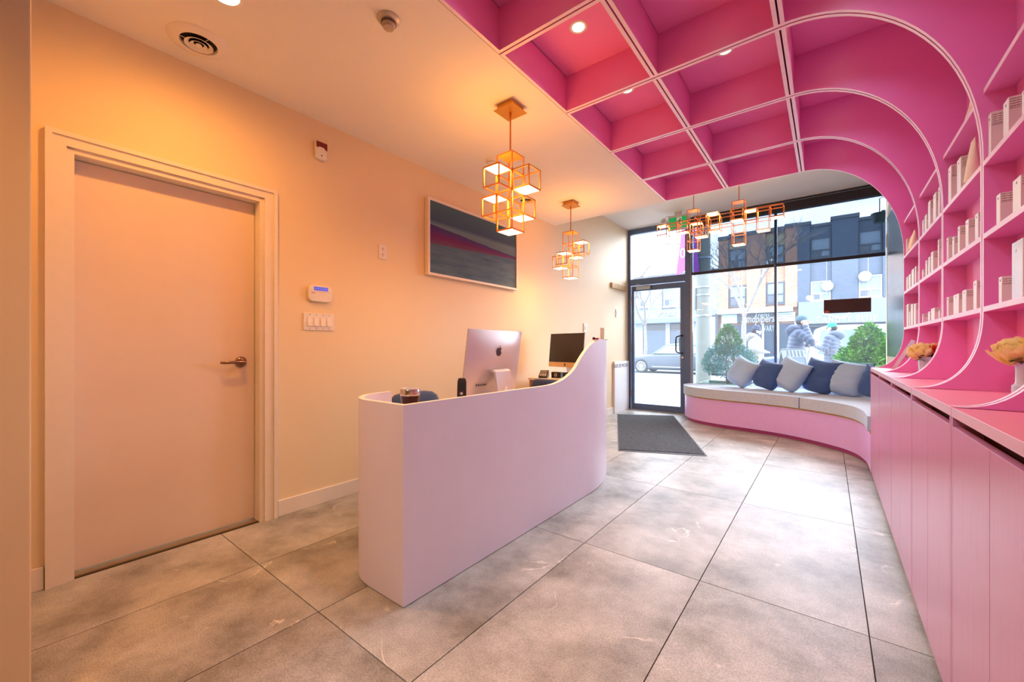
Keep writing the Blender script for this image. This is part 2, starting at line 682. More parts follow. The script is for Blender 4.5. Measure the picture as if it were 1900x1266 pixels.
hc = Vector((xd, 0.982, 1.02))
Tx = Matrix.Rotation(rad(90), 4, 'Y')
MB().lathe([(0.0, 0), (.033, 0), (.034, .004), (.028, .012), (.018, .016), (0.011, .045), (0, .045)], hc, 24, T=Tx).build('door_rosette', nickel, door1, smooth=40)
lev = MB()
lev.tube([hc + Vector((.045, .012, 0)), hc + Vector((.052, -.01, .001)), hc + Vector((.054, -.06, .0)), hc + Vector((.052, -.105, -.001)), hc + Vector((.04, -.118, -.001))], [.011, .0125, .010, .009, .008], 10)
lev.build('door_lever', nickel, door1, smooth=50)
struct(MB().box(XL - .155, XL - .02, DY0 + .022, DY1 - .022, -0.004, 0.004), 'trim_threshold', M('threshold_metal', (150, 120, 80), .4, .3))

# ================================================================== WALL FIXTURES (left wall)
# alarm siren with red strobe lens
t = thing('alarm_siren', 'white and dark red alarm siren high on the left wall', 'alarm', (XL, 1.452, 2.50))
MB().prism([(1.412, 2.452), (1.42, 2.442), (1.484, 2.442), (1.492, 2.452), (1.492, 2.562), (1.412, 2.562)], 'x', XL, XL + .03).build('body', white_pl, t, bevel=.006, smooth=40)
MB().prism([(1.4135, 2.518), (1.428, 2.519), (1.434, 2.527), (1.47, 2.527), (1.476, 2.519), (1.4905, 2.51), (1.4905, 2.5605), (1.4135, 2.5605)], 'x', XL + .029, XL + .036).build('strobe_lens', red_pl, t, bevel=.002)
MB().lathe([(0, 0), (.0045, 0), (.0045, .003), (0, .003)], (XL + .029, 1.452, 2.468), 12, T=Tx).build('sensor_dot', black_pl, t)

# alarm keypad
t = thing('alarm_keypad', 'rounded white alarm keypad with blue screen above the light switches', 'keypad', (XL, 1.449, 1.49))
def rrect(y0, y1, z0, z1, r, n=6):
    out = []
    for (cy, cz, a0) in ((y1 - r, z1 - r, 0), (y0 + r, z1 - r, 90), (y0 + r, z0 + r, 180), (y1 - r, z0 + r, 270)):
        for k in range(n + 1):
            a = rad(a0 + 90 * k / n)
            out.append((cy + r * cos(a), cz + r * sin(a)))
    return out
MB().prism(rrect(1.365, 1.533, 1.433, 1.549, .034), 'x', XL, XL + .022).build('body', white_pl, t, bevel=.005, smooth=40)
MB().box(XL + .0215, XL + .0232, 1.402, 1.502, 1.512, 1.538).build('screen', M('blue_lcd', (50, 66, 190), .3, emit=(.08, .11, .65), estr=.7), t)
MB().box(XL + .0216, XL + .0226, 1.372, 1.526, 1.5025, 1.5045).build('seam', grey_pl, t)
k = MB()
for a in range(5):
    k.box(XL + .0231, XL + .0236, 1.410 + a * .018, 1.421 + a * .018, 1.523, 1.527)
k.build('screen_text', M('lcd_text', (160, 180, 250), .4), t)
MB().box(XL + .0216, XL + .0224, 1.382, 1.408, 1.4905, 1.4945).build('red_logo_line', M('red_ink', (190, 60, 60), .5), t)

# 4 gang switch
t = thing('light_switch', 'white four-gang light switch plate below the alarm keypad', 'switch', (XL, 1.444, 1.29))
MB().box(XL, XL + .007, 1.336, 1.554, 1.232, 1.352).build('plate', white_pl, t, bevel=.002)
for a in range(4):
    y = 1.363 + a * .0465
    r = MB()
    r.add([(XL + .006, y, 1.262), (XL + .006, y + .032, 1.262), (XL + .006, y + .032, 1.322), (XL + .006, y, 1.322),
           (XL + .0155, y, 1.262), (XL + .0155, y + .032, 1.262), (XL + .0085, y + .032, 1.322), (XL + .0085, y, 1.322)],
          [(3, 2, 1, 0), (4, 5, 6, 7), (0, 1, 5, 4), (1, 2, 6, 5), (2, 3, 7, 6), (3, 0, 4, 7)])
    r.build('rocker', white_pl, t)
    for z in (1.242, 1.342):
        MB().lathe([(0, 0), (.003, 0), (.0025, .0012), (0, .0012)], (XL + .007, y + .016, z), 8, T=Tx).build('screw', nickel, t)

# outlet by the screen
t = thing('wall_outlet', 'white double wall outlet left of the framed screen', 'outlet', (XL, 1.969, 1.885))
MB().box(XL, XL + .006, 1.932, 2.006, 1.827, 1.944).build('plate', white_pl, t, bevel=.002)
for z in (1.862, 1.909):
    MB().prism(rrect(1.954, 1.984, z - .018, z + .018, .012), 'x', XL + .006, XL + .008).build('receptacle', white_pl, t)
    s_ = MB()
    for y in (1.963, 1.975):
        s_.box(XL + .0078, XL + .0084, y - .0018, y + .0018, z - .001, z + .009)
    s_.box(XL + .0078, XL + .0084, 1.9665, 1.9715, z - .011, z - .006)
    s_.build('slot', ink, t)

for (y, z, nm, lb) in ((5.45, 1.40, 'wall_switch', 'white switch plate on the left wall above the black monitor'), (6.60, 1.69, 'wall_thermostat', 'small white switch plate high beside the glass entrance door')):
    t = thing(nm, lb, 'switch', (XL, y, z))
    MB().box(XL, XL + .012, y - .045, y + .045, z - .065, z + .065).build('plate', white_pl, t, bevel=.003)
    MB().box(XL + .012, XL + .017, y - .016, y + .016, z - .034, z + .034).build('rocker', grey_pl, t, bevel=.001)

# framed screen / picture
TY0, TY1, TZ0, TZ1 = 2.405, 3.727, 1.762, 2.456
t = thing('framed_screen', 'wide screen in thin white frame showing a dusky purple seascape', 'screen', (XL, (TY0 + TY1) / 2, TZ0))
b_ = .022
fr = MB()
fr.box(XL + .004, XL + .052, TY0, TY0 + b_, TZ0, TZ1).box(XL + .004, XL + .052, TY1 - b_, TY1, TZ0, TZ1)
fr.box(XL + .004, XL + .052, TY0 + b_, TY1 - b_, TZ0, TZ0 + b_).box(XL + .004, XL + .052, TY0 + b_, TY1 - b_, TZ1 - b_, TZ1)
fr.build('frame', M('frame_cream', (240, 226, 212), .4), t, bevel=.002)
MB().box(XL, XL + .02, TY0 + .05, TY1 - .05, TZ0 + .05, TZ1 - .05).build('back_box', black_pl, t)


def picture_mat():
    m = bpy.data.materials.new('seascape_print')
    m.use_nodes = True
    tr = m.node_tree
    b = tr.nodes['Principled BSDF']
    b.inputs['Roughness'].default_value = 0.6
    b.inputs['Specular IOR Level'].default_value = 0.15
    tc = tr.nodes.new('ShaderNodeTexCoord')
    sx = tr.nodes.new('ShaderNodeSeparateXYZ')
    tr.links.new(tc.outputs['Object'], sx.inputs[0])
    L = lambda a, bb, op: None
    def math(op, a, b2):
        n = tr.nodes.new('ShaderNodeMath')
        n.operation = op
        for i, q in enumerate((a, b2)):
            if q is None:
                continue
            if isinstance(q, (int, float)):
                n.inputs[i].default_value = q
            else:
                tr.links.new(q, n.inputs[i])
        return n.outputs[0]
    h, w = TZ1 - TZ0 - 2 * b_, TY1 - TY0 - 2 * b_
    v = math('DIVIDE', math('SUBTRACT', sx.outputs['Z'], b_), h)
    u = math('DIVIDE', math('ADD', sx.outputs['Y'], w / 2), w)
    mp = tr.nodes.new('ShaderNodeMapping')
    mp.inputs['Scale'].default_value = (1, 1.4, 9)
    tr.links.new(tc.outputs['Object'], mp.inputs['Vector'])
    ns = tr.nodes.new('ShaderNodeTexNoise')
    ns.inputs['Scale'].default_value = 2.2
    ns.inputs['Detail'].default_value = 7
    tr.links.new(mp.outputs[0], ns.inputs['Vector'])
    # slope: pink band closes towards the far end
    vv = math('ADD', v, math('MULTIPLY', math('SUBTRACT', ns.outputs['Fac'], 0.5), 0.035))
    lo = math('ADD', 0.40, math('MULTIPLY', u, 0.10))
    hi = math('SUBTRACT', 0.675, math('MULTIPLY', u, 0.135))
    w01 = math('DIVIDE', math('SUBTRACT', vv, lo), math('SUBTRACT', hi, lo))
    def ramp(fac, stops):
        r = tr.nodes.new('ShaderNodeValToRGB')
        e = r.color_ramp.elements
        e[0].position, e[0].color = stops[0][0], lin(stops[0][1])
        e[1].position, e[1].color = stops[-1][0], lin(stops[-1][1])
        for p, c in stops[1:-1]:
            k = e.new(p)
            k.color = lin(c)
        tr.links.new(fac, r.inputs['Fac'])
        return r.outputs[0]
    band = ramp(w01, [(0.0, (104, 112, 122)), (0.04, (112, 70, 96)), (0.45, (110, 42, 92)), (0.8, (78, 52, 112)), (0.985, (66, 52, 92)), (1.0, (128, 138, 146))])
    land = ramp(ns.outputs['Fac'], [(0.3, (66, 96, 120)), (0.7, (98, 122, 136))])
    sky = ramp(v, [(0.5, (98, 112, 122)), (0.68, (106, 128, 138)), (0.74, (64, 84, 108)), (1.0, (76, 104, 116))])
    m1 = tr.nodes.new('ShaderNodeMixRGB')
    tr.links.new(math('GREATER_THAN', w01, 0.0), m1.inputs[0])
    tr.links.new(land, m1.inputs[1])
    tr.links.new(band, m1.inputs[2])
    m2 = tr.nodes.new('ShaderNodeMixRGB')
    tr.links.new(math('GREATER_THAN', w01, 1.0), m2.inputs[0])
    tr.links.new(m1.outputs[0], m2.inputs[1])
    tr.links.new(sky, m2.inputs[2])
    tr.links.new(m2.outputs[0], b.inputs['Base Color'])
    return m


MB().box(XL + .034, XL + .040, TY0 + b_, TY1 - b_, TZ0 + b_, TZ1 - b_).build('picture', picture_mat(), t)

# wooden wall rail and wood block near the door, white sign panel
tag(MB().box(XL, XL + .03, 6.36, 6.975, 2.10, 2.19).build('wooden_wall_rail', wood, bevel=.003), 'short light wood rail on white wall beside the entrance door', 'rail')
t = thing('sign_panel', 'low white panel with black lettering against the wall by the door', 'sign', (XL, 6.78, 0))
MB().box(XL, XL + .03, 6.46, 7.075, 0, 0.868).build('panel', M('panel_white', (240, 242, 248), .45), t, bevel=.002)
text_obj('lettering', 'RUE DE MODE -', .075, ink, frame_T((XL + .031, 6.74, .79), (0, 1, 0), (0, 0, 1)), t, width=.62, height=.062)

# ================================================================== CEILING FIXTURES
def downlight(x, y, z, label, power, color, spot=120, group=None, r=.045, tilt=0):
    t = thing('recessed_downlight', label, 'downlight', (x, y, z), group)
    MB().lathe([(r, -.002), (r + .014, -.004), (r + .018, 0), (r + .016, .002), (r, .006)], (x, y, z), 28).build('trim_ring', white_pl, t, smooth=40)
    MB().lathe([(0, -.003), (r, -.003), (r, .0), (0, .0)], (x, y, z), 24).build('lens', lit_white, t)
    lamp('downlight_beam', 'SPOT', (x, y, z - .02), power, color, t, rot=(0, rad(tilt), 0), spot_size=rad(spot), spot_blend=1.0, shadow_soft_size=.05)
    return t


downlight(-2.17, .665, ZC, 'recessed downlight in the plain ceiling beside the round vent', 62, WARM, 172, r=.055, tilt=6)


def diffuser(x, y, label, R=.135):
    t = thing('ceiling_diffuser', label, 'vent', (x, y, ZC))
    k = R / .135
    MB().lathe([(.078 * k, .0), (.082 * k, -.014), (.105 * k, -.012), (.13 * k, -.006), (.135 * k, 0)], (x, y, ZC), 40).build('outer_cone', white_pl, t, smooth=50)
    MB().lathe([(0, -.0015), (.079 * k, -.0015), (.079 * k, -.0005), (0, -.0005)], (x, y, ZC), 32).build('duct_opening', M('duct_dark', (22, 10, 8), .8), t)
    for (a, b2, z0) in ((.042, .060, -.016), (.022, .036, -.018)):
        MB().lathe([(a * k, z0 + .004), (b2 * k, z0 - .006), (b2 * k + .002, z0 - .005), (a * k + .002, z0 + .006), (a * k, z0 + .004)], (x, y, ZC), 36).build('ring_blade', white_pl, t, smooth=50)
    MB().lathe([(0, -.026), (.012 * k, -.025), (.015 * k, -.020), (.009 * k, -.012), (0, -.012)], (x, y, ZC), 24).build('centre_cap', white_pl, t, smooth=50)
    s_ = MB()
    for a in (20, 140, 260):
        s_.bar((x, y, ZC - .012), (x + .08 * k * cos(rad(a)), y + .08 * k * sin(rad(a)), ZC - .006), .003)
    s_.build('spokes', white_pl, t)


diffuser(-2.613, .683, 'round white ceiling vent nearest the camera above the flush door')
diffuser(-2.601, 3.611, 'round ceiling vent seen through the larger cube pendant', .12)
t = thing('heat_detector', 'round metal fire detector on the plain ceiling near the canopy', 'detector', (-1.70, 1.205, ZC))
MB().lathe([(0, 0), (.055, 0), (.055, -.004), (.048, -.012), (.034, -.016), (0, -.016)], (-1.70, 1.205, ZC), 32).build('base', M('detector_metal', (196, 186, 172), .35, .3), t, smooth=40)
MB().lathe([(.034, -.014), (.033, -.030), (.030, -.032), (.027, -.038), (.026, -.046), (.018, -.050), (0, -.051)], (-1.70, 1.205, ZC), 32).build('sensor_head', M('detector_body', (188, 168, 150), .4), t, smooth=40)
MB().lathe([(0.0335, -.018), (.036, -.02), (.036, -.028), (.0335, -.03)], (-1.70, 1.205, ZC), 32).build('grille_band', M('detector_grille', (96, 72, 74), .5), t)
t = thing('smoke_detector', 'small white disc detector on the ceiling left of the larger pendant', 'detector', (-2.287, 2.667, ZC))
MB().lathe([(0, 0), (.05, 0), (.05, -.012), (.042, -.03), (.02, -.036), (0, -.036)], (-2.287, 2.667, ZC), 28).build('cover', white_pl, t, smooth=40)
MB().lathe([(.0445, -.02), (.0475, -.021), (.046, -.026), (.043, -.026)], (-2.287, 2.667, ZC), 28).build('vent_band', grey_pl, t)

# ================================================================== PINK CANOPY + SHELVING BAYS
YR = [1.0064 + 0.71665 * i for i in range(6)]      # 1.006 .. 4.590
XA, XB, XCm, XS, XK = -1.4245, -0.8136, -0.1930, 0.4855, 0.5755
ZT = 2.966
arch = [(XCm, ZC)]
cz, ra, rb_ = 1.86, XS - XCm, ZC - 1.86
for k in range(1, 25):
    a = (pi / 2) * k / 24
    n_ = 2 / 2.08
    arch.append((XCm + ra * (sin(a) ** n_), cz + rb_ * (max(cos(a), 0) ** n_)))
low = []
lz, la, lb = 1.27, XS - 0.283, 1.27 - 0.942
for k in range(0, 19):
    a = (pi / 2) * k / 18
    n_ = 2 / 2.35
    low.append((XS - la + la * (max(cos(a), 0) ** n_), lz - lb * (sin(a) ** n_)))
low[-1] = (0.284, 0.9425)
prof = [(XA, ZC)] + arch + low + [(XK, 0.9405), (XK, ZT), (XA, ZT)]
# edge materials: paler along bottom, arch, front and foot, direct light put into colour
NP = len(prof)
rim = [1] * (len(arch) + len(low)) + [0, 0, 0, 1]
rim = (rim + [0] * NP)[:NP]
TH, GAP = 0.019, 0.0042
SHZ = [1.2645, 1.5525, 1.840, 2.1265]     # shelf centre heights
bay_names = ['nearest the camera overhead', 'second from the camera', 'third from the camera', 'fourth from the camera', 'farthest from the camera beside the window']
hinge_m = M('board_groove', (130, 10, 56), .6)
for bi in range(5):
    y0, y1 = YR[bi], YR[bi + 1]
    t = thing('shelving_bay', 'pink arched shelf bay running up into coffered canopy, ' + bay_names[bi], 'shelving', (XK, (y0 + y1) / 2, 0.9405), 'pink arched shelving bays along the right wall')
    for (a, b2) in ((y0 + GAP, y0 + GAP + TH), (y1 - GAP - TH, y1 - GAP)):
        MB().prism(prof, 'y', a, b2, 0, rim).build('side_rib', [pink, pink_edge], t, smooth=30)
    ya, yb = y0 + GAP + TH, y1 - GAP - TH
    # coffer boards running along the room
    for (x0, x1) in ((XA, XA + TH), (XB - GAP - TH, XB - GAP), (XB + GAP, XB + GAP + TH), (XCm - GAP - TH, XCm - GAP), (XCm + GAP, XCm + GAP + TH)):
        m_ = MB().box(x0, x1, ya, yb, ZC, ZT - .018)
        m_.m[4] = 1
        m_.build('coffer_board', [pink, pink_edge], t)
    for (x0, x1) in ((XA, XB - GAP), (XB + GAP, XCm - GAP), (XCm + GAP, XK)):
        MB().box(x0 + TH, x1 - TH, ya, yb, ZT - .014, ZT).build('coffer_panel', pink, t)
    MB().box(XK - .006, XK, ya, yb, .9405, ZT - .014).build('back_panel', pink, t)
    for z in SHZ:
        m_ = MB().box(XS, XK - .006, ya, yb, z - .0108, z + .0096)
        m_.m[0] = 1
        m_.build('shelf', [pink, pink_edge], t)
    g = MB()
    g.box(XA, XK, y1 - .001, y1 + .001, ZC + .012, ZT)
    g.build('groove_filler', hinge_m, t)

# coffer downlights
ci = 0
for (cx, cols) in ((-1.133, 'left'), (-.505, 'middle'), (0.05, 'right')):
    for bi in range(5):
        cy = (YR[bi] + YR[bi + 1]) / 2
        if cx > 0 and bi == 0:
            continue
        lb = 'recessed downlight in the %s coffer row of the pink canopy, %s' % (cols, ['row overhead', 'second row away', 'third row away', 'fourth row away', 'last row by window'][bi])
        downlight(cx, cy, ZT - .0145, lb, 14, (.82, .92, 1.0), 120, 'coffer downlights in the pink canopy', r=.034)

# ================================================================== BASE CABINETS
XF = 0.2827
for bi in range(5):
    y0, y1 = YR[bi], YR[bi + 1]
    nm = ['nearest the camera at right edge', 'second from the camera', 'third from the camera', 'fourth from the camera', 'farthest, against the bench'][bi]
    t = thing('base_cabinet', 'pink two-door base cabinet with pink worktop, ' + nm, 'cabinet', (XF + .15, (y0 + y1) / 2, 0), 'pink base cabinets along the right wall')
    m_ = MB().box(XF, XK, y0 + .0025, y1 - .0025, .912, .9405)
    m_.m[0] = 1
    m_.build('worktop', [pink_top, M('worktop_edge', (236, 190, 212), .3)], t, bevel=.0015)
    for (a, b2) in ((y0 + .0025, y0 + .0195), (y1 - .0195, y1 - .0025)):
        MB().box(XF, XK, a, b2, .064, .912).build('side_panel', pink_door, t)
    MB().box(XF + .060, XK, y0 + .0195, y1 - .0195, .064, .912).build('carcass', red_dark, t)
    ym = (y0 + y1) / 2
    for (a, b2) in ((y0 + .021, ym - .0012), (ym + .0012, y1 - .021)):
        MB().box(XF, XF + .019, a, b2, .066, .886).build('door', pink_door, t, bevel=.0012)
    MB().box(XF + .035, XK, y0 + .0025, y1 - .0025, 0, .064).build('toe_kick', grey_kick, t)

# ================================================================== RECEPTION DESK
DX, DYa, HL, HT, TK = -1.43, 1.088, 0.866, 1.176, 0.026


def desk_path():
    p = [(-1.95, 1.385, HL), (-1.95, 1.337, HL)]
    for k in range(1, 13):
        a = pi + (pi / 2) * k / 12
        p.append((-1.70 + .25 * cos(a), 1.337 + .25 * sin(a), HL))
    p.append((DX, DYa, HL))
    sc = [(1.6, .866), (2.05, .866), (2.16, .866), (2.246, .867), (2.31, .872), (2.375, .882), (2.43, .895), (2.484, .913), (2.53, .932), (2.568, .952), (2.60, .975), (2.633, 1.003), (2.665, 1.029), (2.70, 1.056), (2.735, 1.080), (2.77, 1.102), (2.805, 1.121), (2.843, 1.138), (2.88, 1.15), (2.918, 1.161), (2.96, 1.169)]
    for (y, z) in sc:
        x = DX if y < 2.8 else DX - (y - 2.8) ** 2 / 2.6
        p.append((x, y, z))
    y = 3.0
    while y < 3.64:
        x = DX - (y - 2.8) ** 2 / 2.6
        p.append((x, y, HT))
        y += .07
    return p


dp = desk_path()
outer, inner, tops = [], [], []
for i, q in enumerate(dp):
    a = Vector(dp[max(i - 1, 0)][:2])
    b2 = Vector(dp[min(i + 1, len(dp) - 1)][:2])
    d0 = (Vector(q[:2]) - a)
    d1 = (b2 - Vector(q[:2]))
    if d0.length < 1e-6:
        d0 = d1
    if d1.length < 1e-6:
        d1 = d0
    d0.normalize(); d1.normalize()
    n0 = Vector((-d0.y, d0.x))
    n1 = Vector((-d1.y, d1.x))
    nn = (n0 + n1)
    nn = nn / max(nn.length_squared / 2, .3)
    outer.append(Vector((q[0], q[1])))
    inner.append(Vector((q[0], q[1])) + nn * TK)
    tops.append(q[2])
t = thing('reception_desk', 'long white lilac reception desk with curved ends and wave-shaped high end', 'desk', (-1.65, 2.5, 0))
sh = MB()
vs, fs, ms = [], [], []
for i in range(len(dp)):
    o_, n_, z = outer[i], inner[i], tops[i]
    vs += [(o_.x, o_.y, 0.004), (o_.x, o_.y, z), (n_.x, n_.y, z), (n_.x, n_.y, 0.004)]
for i in range(len(dp) - 1):
    a, b2 = 4 * i, 4 * (i + 1)
    for (k, m_) in ((0, 0), (1, 1), (2, 0), (3, 0)):
        k2 = (k + 1) % 4
        sh.f.append([a + k, b2 + k, b2 + k2, a + k2]); sh.m.append(m_)
sh.v = [Vector(v) for v in vs]
e = 4 * (len(dp) - 1)
sh.f.append([3, 2, 1, 0][::-1]); sh.m.append(0)
sh.f.append([e, e + 1, e + 2, e + 3]); sh.m.append(0)
sh.build('curved_front_panel', [desk_paint, desk_edge], t, smooth=35)
MB().prism([(-1.46, 1.12), (-1.70, 1.12), (-1.86, 1.17), (-1.92, 1.3), (-1.92, 1.38), (-2.05, 1.38), (-2.05, 3.10), (-1.52, 3.10), (-1.46, 2.8)], 'z', .705, .73).build('worktop', M('desk_worktop', (226, 206, 186), .4), t)
MB().box(-2.0, -1.53, 3.06, 3.08, .004, .705).build('leg_panel', desk_paint, t)
MB().box(-2.0, -1.48, 1.40, 1.42, .004, .705).build('leg_panel', desk_paint, t)

# ---- computers
APPLE = []
def apple_outline():
    pts = []
    # right side bite built from arcs; coordinates in a unit box, y up
    ctrl = [(0.00, .60), (.10, .655), (.24, .70), (.38, .665), (.47, .58), (.37, .49), (.33, .37), (.36, .24), (.44, .15), (.49, .12),
            (.46, .00), (.37, -.17), (.26, -.30), (.16, -.335), (.06, -.295), (0.0, -.285), (-.06, -.295), (-.16, -.335), (-.28, -.29), (-.40, -.12), (-.48, .10), (-.495, .31), (-.44, .51), (-.33, .64), (-.20, .675), (-.10, .64)]
    n = len(ctrl)
    for i in range(n):
        p0, p1, p2, p3 = [Vector(ctrl[(i + k) % n]) for k in (-1, 0, 1, 2)]
        for s_ in range(3):
            u = s_ / 3
            pts.append(0.5 * ((2 * p1) + (-p0 + p2) * u + (2 * p0 - 5 * p1 + 4 * p2 - p3) * u * u + (-p0 + 3 * p1 - 3 * p2 + p3) * u ** 3))
    return pts
LEAF = [Vector((.0, .70)), Vector((.02, .80)), Vector((.09, .90)), Vector((.20, .96)), Vector((.205, .86)), Vector((.14, .75)), Vector((.06, .71))]


def emblem(T, size, mat, parent, name='emblem'):
    m_ = MB()
    for pl in (apple_outline(), LEAF):
        m_.prism([(p.x * size, p.y * size) for p in pl], 'z', 0, .0012, T=T)
    return m_.build(name, mat, parent)


def imac(loc, rotz, w, h, label, tilt):
    """screen front faces local -Y; origin under the foot"""
    T0 = Matrix.Translation(loc) @ Matrix.Rotation(rotz, 4, 'Z')
    t = thing('desktop_computer', label, 'computer', loc)
    base_z = .055 if w > .56 else .115
    Tt = T0 @ Matrix.Translation((0, -.02, base_z + h * .45)) @ Matrix.Rotation(tilt, 4, 'X') @ Matrix.Translation((0, 0, -h * .45))
    # curved back shell
    nx, nz = 16, 12
    m_ = MB()
    b0 = 0
    for j in range(nz + 1):
        for i in range(nx + 1):
            u, v = -1 + 2 * i / nx, -1 + 2 * j / nz
            th = .006 + .03 * (1 - abs(u) ** 2.4) * (1 - abs(v) ** 2.4)
            m_.v.append(Tt @ Vector((u * w / 2, th, (v + 1) * h / 2)))
    for j in range(nz):
        for i in range(nx):
            a = j * (nx + 1) + i
            m_.f.append([a, a + nx + 1, a + nx + 2, a + 1]); m_.m.append(0)
    m_.box(-w / 2, w / 2, -.002, .0061, 0, h, T=Tt)
    m_.build('back_shell', alu, t, smooth=35)
    ch = h * .145
    MB().box(-w / 2 + .001, w / 2 - .001, -.0045, -.002, ch, h - .001, T=Tt).build('screen', screen_blk, t)
    MB().box(-w / 2, w / 2, -.0045, -.002, 0, ch - .0005, T=Tt).build('chin', M('warm_alu', (214, 178, 130), .35, .35), t)
    emblem(Tt @ Matrix.Translation((0, -.0046, ch * .42)) @ Matrix.Rotation(rad(90), 4, 'X'), ch * .42, black_pl, t)
    emblem(Tt @ Matrix.Translation((0, .0362, h * .655)) @ Matrix.Rotation(rad(180), 4, 'Z') @ Matrix.Rotation(rad(90), 4, 'X'), h * .125, M('emblem_dark', (58, 34, 66), .2), t, 'back_emblem')
    # stand: bent plate, foot plus arm
    ft = .0045
    ph = [(-.10, 0), (.085, 0), (.10, .006), (.098, .02), (.064, h * .36 + .06), (.044, h * .385 + .06), (.02, h * .385 + .06), (.02, h * .385 + .052), (.05, h * .35 + .055), (.088, .018), (.08, ft), (-.10, ft)]
    MB().prism(ph, 'x', -.095 * w / .65, .095 * w / .65, T=T0).build('stand', alu, t, bevel=.001)
    pr_ = MB()
    for i in range(6):
        x = .10 + i * .018
        pr_.box(x, x + .006, .0295 - i * .0012, .0325 - i * .0012, h * .17, h * .20, T=Tt)
    pr_.build('ports', black_pl, t)
    pts = [Tt @ Vector((.05, .04, h * .17)), Tt @ Vector((.02, .07, h * .12)), T0 @ Vector((.0, .10, base_z * .6)), T0 @ Vector((.02, .12, .01))]
    MB().tube(pts, .003, 6).build('cable', white_pl, t, smooth=60)
    MB().box(-.018, .018, .087, .0885, .09, .118, T=T0 @ Matrix.Rotation(rad(0), 4, 'X')).build('sticker', white_pl, t)
    return t


imac(Vector((-1.80, 2.135, .731)), rad(-86), .61, .445, 'silver desktop computer seen from behind on the reception desk', rad(-8))
imac(Vector((-2.43, 4.19, .761)), rad(-12), .53, .40, 'desktop computer with black screen facing the room on back desk', rad(-6))

# ---- cordless phone, tumbler
pz = .7305
t = thing('cordless_phone', 'black cordless phone handset standing in cradle on reception desk', 'phone', (-1.60, 1.605, pz))
Tp = Matrix.Translation((-1.60, 1.605, pz)) @ Matrix.Rotation(rad(38), 4, 'Z')
MB().prism(rrect(-.04, .04, -.045, .045, .015), 'z', 0, .03, T=Tp).build('cradle', dark_brown, t, bevel=.004, smooth=40)
Th = Tp @ Matrix.Translation((0, 0.01, .02)) @ Matrix.Rotation(rad(-9), 4, 'X')
MB().prism([(-.024, 0), (.024, 0), (.026, .08), (.025, .17), (.02, .192), (-.02, .192), (-.025, .17), (-.026, .08)], 'y', -.014, .014, T=Th).build('handset', dark_brown, t, bevel=.006, smooth=40)
MB().box(-.017, .017, -.0155, -.0142, .125, .165, T=Th).build('phone_screen', black_pl, t)
MB().lathe([(0, 0), (.008, 0), (.008, .003), (0, .003)], (0, 0, 0), 14, T=Th @ Matrix.Translation((0, -.014, .105)) @ Matrix.Rotation(rad(90), 4, 'X')).build('button', grey_pl, t)

tc_ = (-1.585, 1.245, pz)
t = thing('travel_tumbler', 'dark brown travel tumbler with steel rim on the desk corner', 'tumbler', tc_)
MB().lathe([(0, 0), (.034, 0), (.036, .004), (.043, .13), (.046, .15), (.046, .158)], tc_, 36).build('cup', M('tumbler_brown', (60, 22, 22), .2, .3, coat=.4), t, smooth=40)
MB().lathe([(.0462, .152), (.0468, .156), (.0468, .178), (.045, .182), (.043, .180)], tc_, 36).build('steel_rim', chrome, t, smooth=40)
MB().lathe([(0, .181), (.032, .183), (.036, .188), (.043, .186), (.044, .180), (.044, .176)], tc_, 36).build('lid', M('clear_lid', (200, 190, 184), .1, spec=.8), t, smooth=40)
MB().prism([(.022 * cos(a), .024 * sin(a)) for a in [2 * pi * k / 20 for k in range(20)]], 'z', .0385, .0425,
           T=Matrix.Translation(Vector(tc_) + Vector((0, 0, .088))) @ Matrix.Rotation(rad(-92), 4, 'Z') @ Matrix.Rotation(rad(90), 4, 'Y') @ Matrix.Rotation(rad(90), 4, 'Z')).build('round_label', M('tan_label', (190, 150, 110), .5), t)


